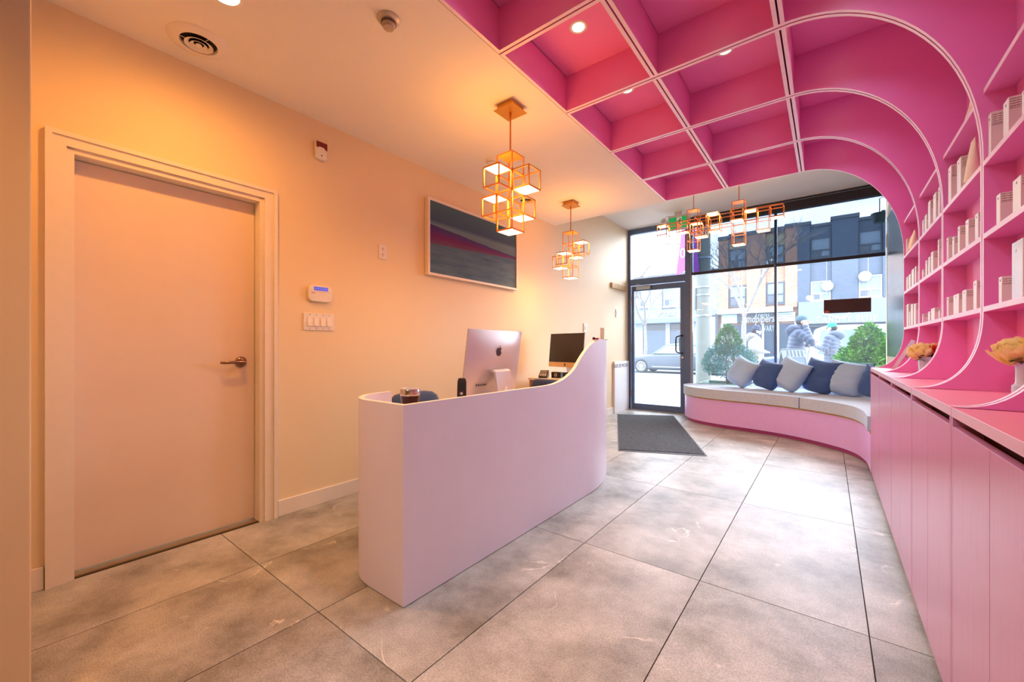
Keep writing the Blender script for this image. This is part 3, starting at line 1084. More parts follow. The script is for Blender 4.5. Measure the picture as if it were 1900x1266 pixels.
def office_chair(loc, rotz, label):
    """front faces local +X"""
    t = thing('office_chair', label, 'chair', (loc[0], loc[1], 0), 'navy chairs behind the reception desk')
    T0 = Matrix.Translation((loc[0], loc[1], 0)) @ Matrix.Rotation(rotz, 4, 'Z')
    # curved upholstered back with a seam
    m_ = MB()
    n = 16
    H0, H1 = .47, .785
    rings = []
    for (z, dx, hw, thk) in [(H0, .01, .17, .03), (H0 + .06, 0, .205, .045), (.62, -.012, .225, .05), (.70, -.02, .225, .05), (.75, -.026, .205, .046), (.775, -.03, .17, .036), (H1, -.032, .11, .018)]:
        for k in range(n):
            a = 2 * pi * k / n
            yy = hw * (abs(cos(a)) ** .6) * (1 if cos(a) > 0 else -1)
            xx = thk * (abs(sin(a)) ** .8) * (1 if sin(a) > 0 else -1)
            m_.v.append(T0 @ Vector((-.21 + dx + xx + .25 * yy * yy * 1.6, yy, z)))
    R_ = 7
    for i in range(R_ - 1):
        for k in range(n):
            k2 = (k + 1) % n
            m_.f.append([i * n + k, i * n + k2, (i + 1) * n + k2, (i + 1) * n + k]); m_.m.append(0)
    m_.f.append(list(range(n))[::-1]); m_.m.append(0)
    m_.f.append([(R_ - 1) * n + k for k in range(n)]); m_.m.append(0)
    m_.build('backrest', navy, t, smooth=60)
    MB().tube([T0 @ Vector((-.255, .03, .5)), T0 @ Vector((-.283, .03, .65)), T0 @ Vector((-.284, .03, .74)), T0 @ Vector((-.245, .03, .786))], .0035, 6).build('seam', M('navy_seam', (34, 46, 78), .9), t)
    MB().prism(rrect(-.23, .23, -.22, .22, .08), 'z', .40, .475, T=T0).build('seat', navy, t, bevel=.02, seg=3, smooth=50)
    MB().tube([T0 @ Vector((0, 0, .10)), T0 @ Vector((0, 0, .25))], .028, 14).tube([T0 @ Vector((0, 0, .25)), T0 @ Vector((0, 0, .40))], .016, 12).build('gas_column', chrome, t, smooth=40)
    MB().bar(T0 @ Vector((-.10, 0, .405)), T0 @ Vector((-.265, 0, .42)), .05, .012).bar(T0 @ Vector((-.26, 0, .415)), T0 @ Vector((-.25, 0, .56)), .05, .012).build('back_bracket', black_pl, t)
    for k in range(5):
        a = 2 * pi * k / 5 + .3
        l_ = MB().bar(T0 @ Vector((.02 * cos(a), .02 * sin(a), .105)), T0 @ Vector((.26 * cos(a), .26 * sin(a), .075)), .036, .022).build('base_arm', chrome, t)
        MB().lathe([(0, -.016), (.024, -.016), (.026, -.01), (.026, .01), (.024, .016), (0, .016)], (0, 0, 0), 14, T=T0 @ Matrix.Translation((.26 * cos(a), .26 * sin(a), .0265)) @ Matrix.Rotation(a, 4, 'Z') @ Matrix.Rotation(rad(90), 4, 'X')).build('caster', black_pl, t, smooth=40)
        MB().tube([T0 @ Vector((.26 * cos(a), .26 * sin(a), .04)), T0 @ Vector((.26 * cos(a), .26 * sin(a), .078))], .008, 8).build('caster_stem', black_pl, t)
    return t


office_chair((-2.17, 1.92), rad(0), 'navy upholstered office chair just behind the dark tumbler')
office_chair((-2.235, 3.72), rad(84), 'navy office chair pushed up to the back desk')

# ---- back desk and what stands on it
t = thing('back_desk', 'wood-sided back desk with pale top under the black screen', 'desk', (-2.3, 4.15, 0))
MB().box(-2.745, -2.02, 3.84, 4.40, .735, .76).build('desktop', M('pale_laminate', (238, 224, 206), .4), t, bevel=.002)
MB().box(-2.735, -2.03, 3.855, 4.38, .63, .735).build('drawer_apron', wood_d, t)
for x in (-2.735, -2.06):
    MB().box(x, x + .03, 3.86, 4.38, 0, .63).build('side_panel', wood_d, t)
MB().box(-2.70, -2.35, 3.848, 3.856, .645, .725).build('drawer_front', wood_d, t, bevel=.002)
MB().box(-2.535, -2.515, 3.838, 3.850, .68, .692).build('drawer_pull', black_pl, t)

zt = .7605
t = thing('payment_terminal', 'black card terminal tilted on the edge of the back desk', 'terminal', (-2.60, 3.95, zt))
Tq = Matrix.Translation((-2.60, 3.95, zt)) @ Matrix.Rotation(rad(25), 4, 'Z')
MB().prism([(-.09, 0), (.09, 0), (.09, .075), (.06, .085), (-.09, .02)], 'x', -.05, .05, T=Tq).build('body', black_pl, t, bevel=.008, smooth=40)
Ts = Tq @ Matrix.Translation((0, -.0, .056)) @ Matrix.Rotation(rad(23.5), 4, 'X')
MB().box(-.04, .04, -.02, .05, .0, .004, T=Ts).build('display', M('terminal_screen', (110, 96, 84), .2), t)
kk = MB()
for i in range(3):
    for j in range(3):
        kk.box(-.035 + i * .026, -.017 + i * .026, -.08 + j * .019, -.068 + j * .019, -.004, .003, T=Ts)
kk.build('keys', grey_pl, t)
for (x, y, lb) in ((-2.45, 4.0, 'left of two small black boxes with dials on back desk'), (-2.30, 4.0, 'right of two small black boxes with dials on back desk')):
    t = thing('dial_box', lb, 'device', (x, y, zt), 'small black boxes with dials')
    MB().box(x - .062, x + .062, y - .03, y + .03, zt, zt + .068).build('body', black_pl, t, bevel=.004)
    Td = Matrix.Translation((x, y - .03, zt + .036)) @ Matrix.Rotation(rad(90), 4, 'X')
    MB().lathe([(0, 0), (.021, 0), (.019, .006), (0, .007)], (0, 0, 0), 20, T=Td).build('dial', chrome, t, smooth=40)
    MB().lathe([(0, .007), (.009, .0072), (.008, .012), (0, .012)], (0, 0, 0), 14, T=Td).build('dial_cap', black_pl, t)
t = thing('supply_box', 'small white box with yellow stripe on the back desk', 'box', (-2.13, 4.0, zt))
MB().box(-2.205, -2.05, 3.95, 4.06, zt, zt + .085).build('box_body', carton_w, t, bevel=.002)
MB().box(-2.18, -2.14, 3.9488, 3.95, zt + .015, zt + .085).build('yellow_stripe', M('yellow_print', (238, 196, 20), .5), t)
MB().box(-2.125, -2.085, 3.9488, 3.95, zt + .01, zt + .08).build('blue_patch', M('blue_print', (150, 190, 226), .5), t)
MB().lathe([(0, 0), (.008, 0), (.008, .0012), (0, .0012)], (-2.105, 3.9489, zt + .05), 14, T=Matrix.Rotation(rad(90), 4, 'X')).build('black_dot', ink, t)

# small things on the desk's raised end
hx, hy = -1.614, 3.42
t = thing('card_holder', 'upright kraft brown card holder clipped behind the high desk end', 'holder', (hx, hy, 1.02))
MB().box(hx - .008, hx - .002, hy - .034, hy + .034, 1.02, 1.288).build('back_board', M('kraft_card', (214, 184, 130), .7, var=.08), t)
MB().box(hx - .030, hx - .026, hy - .034, hy + .034, 1.02, 1.12).box(hx - .030, hx - .002, hy - .034, hy + .034, 1.016, 1.02).build('front_pocket', M('kraft_card', (208, 176, 118)), t)
MB().box(hx - .002, hx + .045, hy - .012, hy + .012, 1.178, 1.182).build('hook', black_pl, t)
t = thing('red_clip', 'small dark red clip on the crest of the desk wave', 'clip', (-1.45, 2.95, 1.168))
MB().box(-1.475, -1.425, 2.935, 2.965, 1.172, 1.186).build('clip_body', M('red_plastic', (150, 26, 40), .3), t, bevel=.003)
MB().box(-1.468, -1.45, 2.928, 2.936, 1.174, 1.192).build('clip_tab', black_pl, t, bevel=.002)

# ================================================================== CUBE PENDANTS
def cube_edges(m_, x0, y0, z0, a, w, ex=1, ey=1, ez=1, skip=()):
    x1, y1, z1 = x0 + a * ex, y0 + a * ey, z0 + a * ez
    for x in (x0, x1):
        for y in (y0, y1):
            m_.bar((x, y, z0 - w / 2), (x, y, z1 + w / 2), w)
    for z in (z0, z1):
        for x in (x0, x1):
            m_.bar((x, y0 + w / 2, z), (x, y1 - w / 2, z), w)
        for y in (y0, y1):
            m_.bar((x0 + w / 2, y, z), (x1 - w / 2, y, z), w)


PWC = WARM


def column(x0, y0, zt_, a, w, n):
    m_ = MB()
    for x in (x0, x0 + a):
        for y in (y0, y0 + a):
            m_.bar((x, y, zt_ - n * a - w / 2), (x, y, zt_ + w / 2), w)
    for k in range(n + 1):
        z = zt_ - k * a
        for x in (x0, x0 + a):
            m_.bar((x, y0 + w / 2, z), (x, y0 + a - w / 2, z), w)
        for y in (y0, y0 + a):
            m_.bar((x0 + w / 2, y, z), (x0 + a - w / 2, y, z), w)
    return m_


def lit_panel(x0, y0, x1, y1, z, parent, top, w, pw=1.6):
    g = w * .5
    zz = (z - .004, z + .002)
    MB().box(x0 + g, x1 - g, y0 + g, y1 - g, zz[0], zz[1]).build('light_panel', lit_warm, parent)
    MB().box(x0, x1, y0, y1, z + .002, z + .007).build('panel_back', gold, parent)
    lamp('panel_glow', 'AREA', ((x0 + x1) / 2, (y0 + y1) / 2, z - .012), pw, PWC, parent, shape='SQUARE', size=x1 - x0)
    lamp('panel_uplight', 'AREA', ((x0 + x1) / 2, (y0 + y1) / 2, z + .013), pw * .45, PWC, parent, rot=(pi, 0, 0), shape='SQUARE', size=x1 - x0)


def cube_pendant(x, y, label, sides, power=2.5):
    a, w = .125, .0075
    t = thing('cube_pendant_lamp', label, 'pendant lamp', (x, y, ZC), 'brass cube pendants over the reception desk')
    MB().box(x - .0625, x + .0625, y - .0625, y + .0625, ZC - .038, ZC).build('canopy_box', gold_plate, t)
    MB().box(x - .079, x + .079, y - .079, y + .079, ZC - .042, ZC - .038).build('canopy_plate', gold_plate, t)
    zt_ = 2.382
    MB().tube([(x, y, ZC - .04), (x, y, ZC - .075)], .0085, 10).build('stem_collar', gold, t, smooth=40)
    MB().tube([(x, y, ZC - .04), (x, y, zt_)], .0055, 8).build('stem', gold, t, smooth=40)
    column(x - a / 2, y - a / 2, zt_, a, w, 4).build('column_frame', gold, t)
    MB().box(x - a / 2, x + a / 2, y - a / 2, y + a / 2, zt_ - .003, zt_ + .003).build('top_plate', gold, t)
    lit_panel(x - a / 2, y - a / 2, x + a / 2, y + a / 2, zt_ - 4 * a, t, False, w, power)
    for (dx, dy, lv, top) in sides:
        m_ = MB()
        x0, y0, z0 = x - a / 2 + dx * (a + w * 1.02), y - a / 2 + dy * (a + w * 1.02), zt_ - a * (lv + 1)
        cube_edges(m_, x0, y0, z0, a, w)
        m_.build('cube_frame', gold, t)
        lit_panel(x0, y0, x0 + a, y0 + a, z0 + (a if top else 0), t, top, w, power)
    return t


cube_pendant(-1.673, 2.138, 'larger-looking brass cube pendant nearer the camera over the desk', [(0, -1, 1, 1), (1, 0, 1, 0), (-1, 0, 2, 1), (0, 1, 2, 0)])
cube_pendant(-2.261, 3.978, 'smaller-looking brass cube pendant farther back over the desk end', [(1, 0, 1, 1), (0, 1, 1, 0), (0, -1, 2, 1), (-1, 0, 2, 0)])

# ---- long cube chandelier above the bench
PWC = WARM2
a, w = .12, .007
c1 = px(1287, 500, Y=5.25)
c2 = px(1371, 500, Y=5.25)
a = (c2.x - c1.x) / 4
XO = c1.x
YO = 5.25
ZO = 2.765
t = thing('cube_chandelier', 'long horizontal brass cube chandelier hanging above the window bench', 'chandelier', (XO + 2 * a, YO, ZH))
def cell(i, j, k0, k1):
    return XO + (i - .5) * a, YO + (j - .5) * a, ZO - k1 * a
for i in (0, 4):
    x0, y0, z0 = cell(i, 0, 0, 1)
    column(x0, y0, ZO, a, w, 4).build('column_frame', gold, t)
    MB().box(x0, x0 + a, y0, y0 + a, ZO - .003, ZO + .003).build('top_plate', gold, t)
    MB().tube([(XO + i * a, YO, ZO), (XO + i * a, YO, ZH)], .005, 8).build('stem', gold, t)
    MB().lathe([(0, 0), (.05, 0), (.05, -.02), (0, -.02)], (XO + i * a, YO, ZH), 20).build('ceiling_cap', gold_plate, t)
    lit_panel(x0, y0, x0 + a, y0 + a, ZO - 4 * a, t, False, w, 1.0)
for (i, j, k0, k1, top) in [(-3, 0, 1, 2, 1), (-2, 0, 1, 3, 2), (-1, 0, 1, 2, 0), (0, 1, 1, 2, 1), (1, -1, 1, 3, 0), (2, -1, 1, 2, 1), (2, 0, 1, 2.4, 0), (4, -1, 1, 2, 0), (5, 0, 1, 2, 1), (6, 0, 1, 3, 0), (7, 0, 1, 2, 0)]:
    m_ = MB()
    x0, y0, z0 = cell(i, j * 1.12, k0, k1)
    x0 += .0035 * (1 if (i + j) % 2 else -1)
    y0 += .0045
    cube_edges(m_, x0, y0, z0 - .003, a * .98, w * .9, ez=k1 - k0)
    m_.build('cube_frame', gold, t)
    if top < 2:
        lit_panel(x0, y0, x0 + a, y0 + a, ZO - (k0 if top else k1) * a, t, top, w, 1.0)
m_ = MB()
xl, xr = XO - 3.5 * a, XO + 7.5 * a
for (yy, zz, xa, xb) in ((YO - a / 2 - .009, ZO - a, xl, xr), (YO + a / 2 + .012, ZO - a, xl, xr), (YO - a / 2 - .009, ZO - 2 * a, xl, xr), (YO + a / 2 + .012, ZO - 2 * a, xl, xr - a)):
    m_.bar((xa, yy, zz), (xb, yy, zz), w)
m_.build('long_rail', gold, t)

# ================================================================== SHOPFRONT
F0, F1 = YW - .045, YW + .045
fr = MB()
fr.box(XL, -2.812, F0, F1, 0, ZH)                       # left jamb
fr.box(-2.812, -1.880, F0, F1, 2.215, 2.325)            # door header
fr.box(-2.812, -1.880, F0, F1, 3.13, ZH)                # transom head
fr.box(-1.880, -1.800, F0, F1, 0, ZH)                   # post between door and window
fr.box(-1.800, .66, F0, F1, 3.12, ZH)
fr.box(-1.800, .66, F0, F1, .44, .50)
fr.box(-.629, -.596, F0, F1, .50, 3.12)
fr.box(.602, .66, F0, F1, .5, 3.12)
win = struct(fr, 'window_1', frame_dark, bevel=.003)
MB().box(-1.800, -1.765, F0 + .01, F1 - .01, .50, 3.12).build('side_stop', frame_lite, win)
MB().box(-1.765, -.629, YW - .004, YW + .004, .50, 3.12).build('pane', glass_clear, win)
MB().box(-.596, .602, YW - .004, YW + .004, .50, 3.12).build('pane', glass_clear, win)
MB().box(-2.80, -1.884, YW - .004, YW + .004, 2.327, 3.128).build('transom_pane', glass_door, win)
struct(MB().box(-1.800, .66, YW - .03, YW + .1, 0, .44), 'wall_front', wall_white)
struct(MB().box(XL - .2, .8, F1, F1 + .12, ZH - .02, 5.2).box(.66, 6, F0, F1 + .12, -.1, 5.2).box(-8, XL, F0, F1 + .12, -.1, 5.2), 'wall_facade', M('outside_wall', (150, 152, 156), .8))

# glass entrance door
e0, e1 = YW - .026, YW + .022
dr = MB()
dr.box(-2.800, -2.772, e0, e1, .012, 2.20).box(-2.772, -2.752, e0, e1, .012, 2.20)
dr.box(-1.958, -1.890, e0, e1, .012, 2.20)
dr.box(-2.752, -1.958, e0, e1, 2.112, 2.20)
dr.box(-2.752, -1.958, e0, e1, .012, .108)
door2 = struct(dr, 'door_2', frame_dark, bevel=.002)
MB().box(-2.752, -1.958, YW - .004, YW + .004, .108, 2.112).build('door_pane', glass_door, door2)
for s_, nm in ((-1, 'inner'), (1, 'outer')):
    yb_ = e0 if s_ < 0 else e1
    pts = [(-1.925, yb_, 1.30), (-1.925, yb_ + s_ * .05, 1.30), (-1.95, yb_ + s_ * .075, 1.297), (-1.995, yb_ + s_ * .085, 1.28), (-2.005, yb_ + s_ * .085, 1.25), (-2.005, yb_ + s_ * .085, 1.06), (-1.995, yb_ + s_ * .085, 1.03), (-1.95, yb_ + s_ * .075, 1.013), (-1.925, yb_ + s_ * .05, 1.01), (-1.925, yb_, 1.01)]
    MB().tube(pts, .0105, 10).build('pull_handle', frame_black, door2, smooth=50)
for z in (1.30, 1.01):
    MB().lathe([(0, 0), (.017, 0), (.015, .012), (0, .012)], (-1.925, e0, z), 16, T=Matrix.Rotation(rad(90), 4, 'X')).build('handle_boss', black_pl, door2)
MB().lathe([(0, 0), (.019, 0), (.017, .008), (.008, .010), (0, .010)], (-1.922, e0, .935), 20, T=Matrix.Rotation(rad(90), 4, 'X')).build('lock_cylinder', chrome, door2, smooth=40)
for z in (.28, 1.10, 1.95):
    MB().tube([(-2.806, e0 - .004, z - .06), (-2.806, e0 - .004, z + .06)], .008, 10).build('hinge', chrome, door2)
MB().box(-2.70, -2.45, e0 - .05, e0, 2.13, 2.185).build('closer_body', M('closer_silver', (184, 190, 196), .35, .5), door2, bevel=.006)
MB().bar((-2.47, e0 - .035, 2.193), (-2.66, e0 - .16, 2.20), .018, .006).bar((-2.66, e0 - .16, 2.20), (-2.62, F0 - .002, 2.235), .018, .006).build('closer_arm', frame_lite, door2)
struct(MB().box(-2.812, -1.88, F0 - .01, F1 + .02, -.004, .010), 'trim_sill', frame_lite)

# roller shades: head boxes, translucent mesh, bottom bars
for (x0, x1, side) in ((-1.766, -.622, 'left'), (-.604, .578, 'right')):
    t = thing('roller_shade', 'grey see-through roller shade half lowered over the %s window pane' % side, 'shade', ((x0 + x1) / 2, 7.06, 3.1), 'roller shades on the shop window')
    MB().box(x0 - .008, x1 + .008, 7.005, 7.095, 3.065, 3.21).build('head_box', M('shade_head', (40, 34, 44), .4), t, bevel=.004)
    MB().box(x0 - .008, x1 + .008, 7.003, 7.006, 3.185, 3.192).build('head_trim_line', frame_lite, t)
    MB().box(x0, x1, 7.0565, 7.0575, 2.325, 3.07).build('shade_fabric', shade_f, t)
    MB().box(x0, x1, 7.045, 7.07, 2.285, 2.328).build('bottom_bar', M('shade_bar', (38, 34, 44), .5), t, bevel=.003)
t = thing('shade_chain', 'thin white shade cord hanging at the right window jamb', 'cord', (.592, 7.05, 2.0))
MB().tube([(.590, 7.05, 3.07), (.590, 7.05, 2.5), (.592, 7.05, 1.2)], .003, 6).build('cord', white_pl, t)
MB().box(.583, .600, 7.04, 7.06, 2.38, 2.56).build('cord_clip', white_pl, t, bevel=.002)

# brown back of the hanging sign
s0 = px(1528.5, 557, Y=7.08)
s1 = px(1616.5, 578.5, Y=7.08)
t = thing('hanging_sign', 'dark brown back of a rectangular sign hanging in the window', 'sign', ((s0.x + s1.x) / 2, 7.08, s1.z))
MB().box(s0.x, s1.x, 7.07, 7.095, s1.z, s0.z).build('sign_panel', M('sign_brown', (74, 40, 38), .45, var=.15, scale=3), t, bevel=.004)
MB().box(s0.x + .012, s0.x + .058, 7.0685, 7.07, s1.z + .012, s1.z + .034).build('red_sticker', M('sticker_red', (226, 92, 60), .5), t)
for x in (s0.x + .03, s1.x - .03):
    MB().tube([(x, 7.085, s0.z - .01), (x, 7.085, 2.29)], .0012, 5).build('hanging_wire', chrome, t)

# exit sign with twin lamp heads, from the upper ceiling
q0 = px(1240, 404, Y=6.62)
q1 = px(1278, 428, Y=6.62)
ex0, ex1, ez0 = q0.x, q0.x + .30, 2.94
t = thing('exit_sign', 'green running-man exit sign with twin lamp heads near the ceiling', 'sign', ((ex0 + ex1) / 2, 6.62, ZH))
MB().box(ex0, ex1, 6.60, 6.64, ez0, ez0 + .235).build('housing', M('sign_housing', (206, 200, 198), .5), t, bevel=.003)
MB().box(ex0 + .02, ex1 - .012, 6.597, 6.60, ez0 + .03, ez0 + .20).build('green_face', M('exit_green', (14, 158, 76), .4, emit=(.01, .33, .10), estr=.5), t)
wx = ex0 + .135
MB().box(wx, wx + .075, 6.5955, 6.597, ez0 + .036, ez0 + .195).build('white_doorway', M('exit_white', (246, 250, 248), .4), t)
mg = M('exit_man_green', (10, 120, 62), .4)
mm_ = MB()
zc_, xc_ = ez0 + .11, wx + .038
Yf = 6.5945
mm_.ball((xc_ + .012, Yf, zc_ + .055), (.010, .0012, .010), 12, 8)
for (p0, p1, wd) in (((.008, .04), (-.004, -.002), .020), ((.006, .036), (.028, .020), .009), ((.028, .020), (.036, .032), .008), ((.004, .036), (-.020, .026), .009), ((-.020, .026), (-.026, .006), .008),
                     ((-.004, 0), (.018, -.024), .012), ((.018, -.024), (.012, -.058), .010), ((-.004, 0), (-.014, -.032), .012), ((-.014, -.032), (-.038, -.040), .010)):
    mm_.bar((xc_ + p0[0], Yf, zc_ + p0[1]), (xc_ + p1[0], Yf, zc_ + p1[1]), .0022 if False else wd, .0024) if False else mm_.tube([(xc_ + p0[0], Yf, zc_ + p0[1]), (xc_ + p1[0], Yf, zc_ + p1[1])], wd / 2, 6)
mm_.build('running_figure', mg, t)
MB().box(ex0 + .10, ex0 + .20, 6.605, 6.635, ez0 + .235, ZH).build('mount', M('sign_housing', (206, 200, 198)), t)
for (dx, nm) in ((-.06, 0),):
    MB().tube([(ex0 + .03, 6.62, ez0 + .235), (ex0 - .01, 6.62, ez0 + .25), (ex0 + dx, 6.60, ez0 + .20)], .008, 8).build('lamp_arm', white_pl, t)
    MB().lathe([(0, -.02), (.03, -.02), (.045, .01), (.047, .02), (.04, .022), (0, .022)], (0, 0, 0), 20, T=Matrix.Translation((ex0 + dx, 6.595, ez0 + .165)) @ Matrix.Rotation(rad(75), 4, 'X')).build('lamp_head', white_pl, t, smooth=40)
    MB().lathe([(0, .0225), (.034, .0225), (.03, .026), (0, .027)], (0, 0, 0), 20, T=Matrix.Translation((ex0 + dx, 6.595, ez0 + .165)) @ Matrix.Rotation(rad(75), 4, 'X')).build('lamp_lens', grey_pl, t, smooth=40)

# steel wall panel between shelving and window
tag(MB().box(.592, .602, 4.66, 7.05, 1.0, 2.76).build('steel_wall_panel', steel, bevel=.002), 'tall brushed steel panel on right wall between shelves and window', 'panel')

# ================================================================== DOOR MAT
mc = [px(1145, 769, Z=0), px(1250, 772, Z=0), px(1312, 847, Z=0), px(1147, 837, Z=0)]
t = thing('door_mat', 'charcoal ribbed entrance mat lying at an angle before the glass door', 'mat', (sum(v.x for v in mc) / 4, sum(v.y for v in mc) / 4, 0))
cxy = Vector((t.location.x, t.location.y))
MB().prism([(v.x, v.y) for v in mc], 'z', 0, .005).build('rubber_border', mat_e, t)
MB().prism([tuple(cxy + (Vector((v.x, v.y)) - cxy) * .965) for v in mc], 'z', .004, .010).build('pile', mat_f, t)

# ================================================================== WINDOW BENCH
base_pts = [(-1.79, 7.09), (-1.80, 6.85), (-1.765, 6.68), (-1.68, 6.513), (-1.54, 6.36), (-1.365, 6.249), (-1.114, 6.156), (-.80, 6.09), (-.493, 5.99), (-.30, 5.885), (-.132, 5.76), (.0, 5.64), (.13, 5.49), (.225, 5.29), (.272, 5.05), (.284, 4.85), (.284, 4.60)]
def smooth_path(pts, n=5):
    out = []
    for i in range(len(pts) - 1):
        p0 = Vector(pts[max(i - 1, 0)]); p1 = Vector(pts[i]); p2 = Vector(pts[i + 1]); p3 = Vector(pts[min(i + 2, len(pts) - 1)])
        for s_ in range(n):
            u = s_ / n
            out.append(0.5 * ((2 * p1) + (-p0 + p2) * u + (2 * p0 - 5 * p1 + 4 * p2 - p3) * u * u + (-p0 + 3 * p1 - 3 * p2 + p3) * u ** 3))
    out.append(Vector(pts[-1]))
    return out
bp = smooth_path(base_pts)
def offset(path, dlt):
    o = []
    for i, p in enumerate(path):
        d_ = (path[min(i + 1, len(path) - 1)] - path[max(i - 1, 0)]).normalized()
        o.append(p + Vector((-d_.y, d_.x)) * dlt)
    return o
close_ = [Vector((.585, 4.60)), Vector((.585, 7.09))]
t = thing('window_bench', 'curved pink bench with plywood rim under the shop window', 'bench', (-.6, 6.5, 0))
def solid(path, z0, z1, name, mat, parent, bevel=0, extra=close_, seg=2, sm=30):
    poly = [(p.x, p.y) for p in path] + [(p.x, p.y) for p in extra]
    # path runs clockwise seen from above; flip so normals point out
    return MB().prism(poly, 'z', z0, z1).build(name, mat, parent, smooth=sm, bevel=bevel, seg=seg)
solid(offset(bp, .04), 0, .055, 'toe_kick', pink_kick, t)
solid(bp, .05, .375, 'curved_base', pink_bench, t)
solid(offset(bp, -.004), .375, .392, 'plywood_rim', plywood, t)
# two cushions meeting at a joint
cp = offset(bp, -.022)
ji = min(range(len(cp)), key=lambda i: (cp[i] - Vector((-.25, 5.86))).length)
jd = (cp[ji + 1] - cp[ji]).normalized()
jn = Vector((-jd.y, jd.x))
back = Vector((.25, 7.08))
left_poly = [p for p in cp[:ji + 1]]
Lc = [(p.x, p.y) for p in left_poly] + [(.05, 6.75), (.1, 7.08), (cp[0].x, 7.08)]
def cushion(poly, label, name='bench_cushion'):
    o = MB().prism(poly, 'z', .393, .522).build(name, cushion_f, None, smooth=40, bevel=.018, seg=4)
    tag(o, label, 'cushion', 'bench seat cushions')
    return o
cushion(Lc[::1], 'long left bench cushion in pale grey fabric nearest the entrance door')
Rc = [(cp[ji].x + jd.x * .012, cp[ji].y + jd.y * .012)] + [(p.x, p.y) for p in cp[ji + 1:] if p.y > 4.62] + [(.262, 4.63), (.58, 4.63), (.58, 7.08), (.112, 7.08), (.062, 6.75)]
cushion(Rc, 'right bench cushion in pale grey fabric curving into the pink cabinets')

# ---- pillows
def pillow(c, yaw, lean, roll, mat, label, w=.44, h=.44, th=.108, seed=0):
    T = Matrix.Translation(c) @ Matrix.Rotation(yaw, 4, 'Z') @ Matrix.Rotation(lean, 4, 'X') @ Matrix.Rotation(roll, 4, 'Y')
    n = 26
    m_ = MB()
    idx = {}
    for side in (-1, 1):
        for j in range(n + 1):
            for i in range(n + 1):
                u, v = -1 + 2 * i / n, -1 + 2 * j / n
                edge = (i in (0, n) or j in (0, n))
                if edge and side == 1:
                    idx[(side, i, j)] = idx[(-1, i, j)]
                    continue
                pin = 1 - .10 * (1 - (abs(u) ** 2)) * abs(v) ** 3
                pin2 = 1 - .10 * (1 - (abs(v) ** 2)) * abs(u) ** 3
                lowc = max(0, -v) ** 2 * abs(u) ** 3
                x = u * w / 2 * pin2 * (1 - .26 * lowc)
                z = v * h / 2 * pin * (1 - .22 * lowc)
                f = ((1 - abs(u) ** 2.6) * (1 - abs(v) ** 2.6))
                y = side * th * (f ** .55)
                q = Vector((x * 9, side * 3 + seed * 7.7, z * 26))
                y += side * .012 * noise.noise(q) * (f ** .5) + .006 * noise.noise(q * .4) * (f ** .5)
                z += .006 * noise.noise(q * .5 + Vector((5, 3, 1)))
                idx[(side, i, j)] = len(m_.v)
                m_.v.append(T @ Vector((x, y, z)))
    for side in (-1, 1):
        for j in range(n):
            for i in range(n):
                q = [idx[(side, i, j)], idx[(side, i + 1, j)], idx[(side, i + 1, j + 1)], idx[(side, i, j + 1)]]
                m_.f.append(q if side < 0 else q[::-1]); m_.m.append(0)
    o = m_.build('throw_pillow', mat, None, smooth=80)
    # rest on the cushion
    zmin = min(v.co.z for v in o.data.vertices)
    for v in o.data.vertices:
        v.co.z += .5225 - zmin - .0005
    tag(o, label, 'pillow', 'throw pillows along the window bench')
    return o


pillow((-1.00, 6.78, .72), rad(-36), rad(-20), rad(20), greyf, 'leftmost light grey throw pillow, in front of the green shrub', seed=1)
pillow((-.66, 6.64, .72), rad(-40), rad(-18), rad(10), navy2, 'left navy throw pillow between the first two light grey ones', w=.42, h=.42, seed=2)
pillow((-.40, 6.54, .72), rad(-36), rad(-20), rad(20), greyf, 'middle light grey throw pillow, third from the left', seed=3)
pillow((-.08, 6.50, .72), rad(-38), rad(-15), rad(9), navy2, 'middle navy throw pillow, fourth from the left', w=.44, h=.46, seed=4)
pillow((.17, 6.40, .72), rad(-24), rad(-15), rad(9), greyf, 'rightmost light grey throw pillow, fifth from the left', w=.44, h=.44, seed=5)
pillow((.22, 6.72, .72), rad(-6), rad(-14), rad(6), tealf, 'teal grey throw pillow behind the rightmost light grey one', seed=6)
pillow((.43, 6.12, .70), rad(-40), rad(-14), rad(12), navy2, 'navy throw pillow half hidden behind the pink cabinet end', w=.38, h=.38, th=.08, seed=7)

# ================================================================== PRODUCTS ON THE SHELVES
def label_mat():
    m = bpy.data.materials.new('fine_print')
    m.use_nodes = True
    tr = m.node_tree
    b = tr.nodes['Principled BSDF']
    b.inputs['Roughness'].default_value = .5
    tc = tr.nodes.new('ShaderNodeTexCoord')
    mp = tr.nodes.new('ShaderNodeMapping')
    mp.inputs['Scale'].default_value = (60, 60, 1)
    tr.links.new(tc.outputs['Object'], mp.inputs['Vector'])
    wv = tr.nodes.new('ShaderNodeTexWave')
    wv.bands_direction = 'Z'
    wv.inputs['Scale'].default_value = 38
    tr.links.new(tc.outputs['Object'], wv.inputs['Vector'])
    ns = tr.nodes.new('ShaderNodeTexNoise')
    ns.inputs['Scale'].default_value = 12
    tr.links.new(mp.outputs[0], ns.inputs['Vector'])
    mu = tr.nodes.new('ShaderNodeMath')
    mu.operation = 'MULTIPLY'
    tr.links.new(wv.outputs['Fac'], mu.inputs[0])
    tr.links.new(ns.outputs['Fac'], mu.inputs[1])
    cr = tr.nodes.new('ShaderNodeValToRGB')
    cr.color_ramp.elements[0].color = lin((236, 222, 208))
    cr.color_ramp.elements[1].color = lin((128, 104, 96))
    cr.color_ramp.elements[0].position = .25
    cr.color_ramp.elements[1].position = .5
    tr.links.new(mu.outputs[0], cr.inputs['Fac'])
    tr.links.new(cr.outputs[0], b.inputs['Base Color'])
    return m


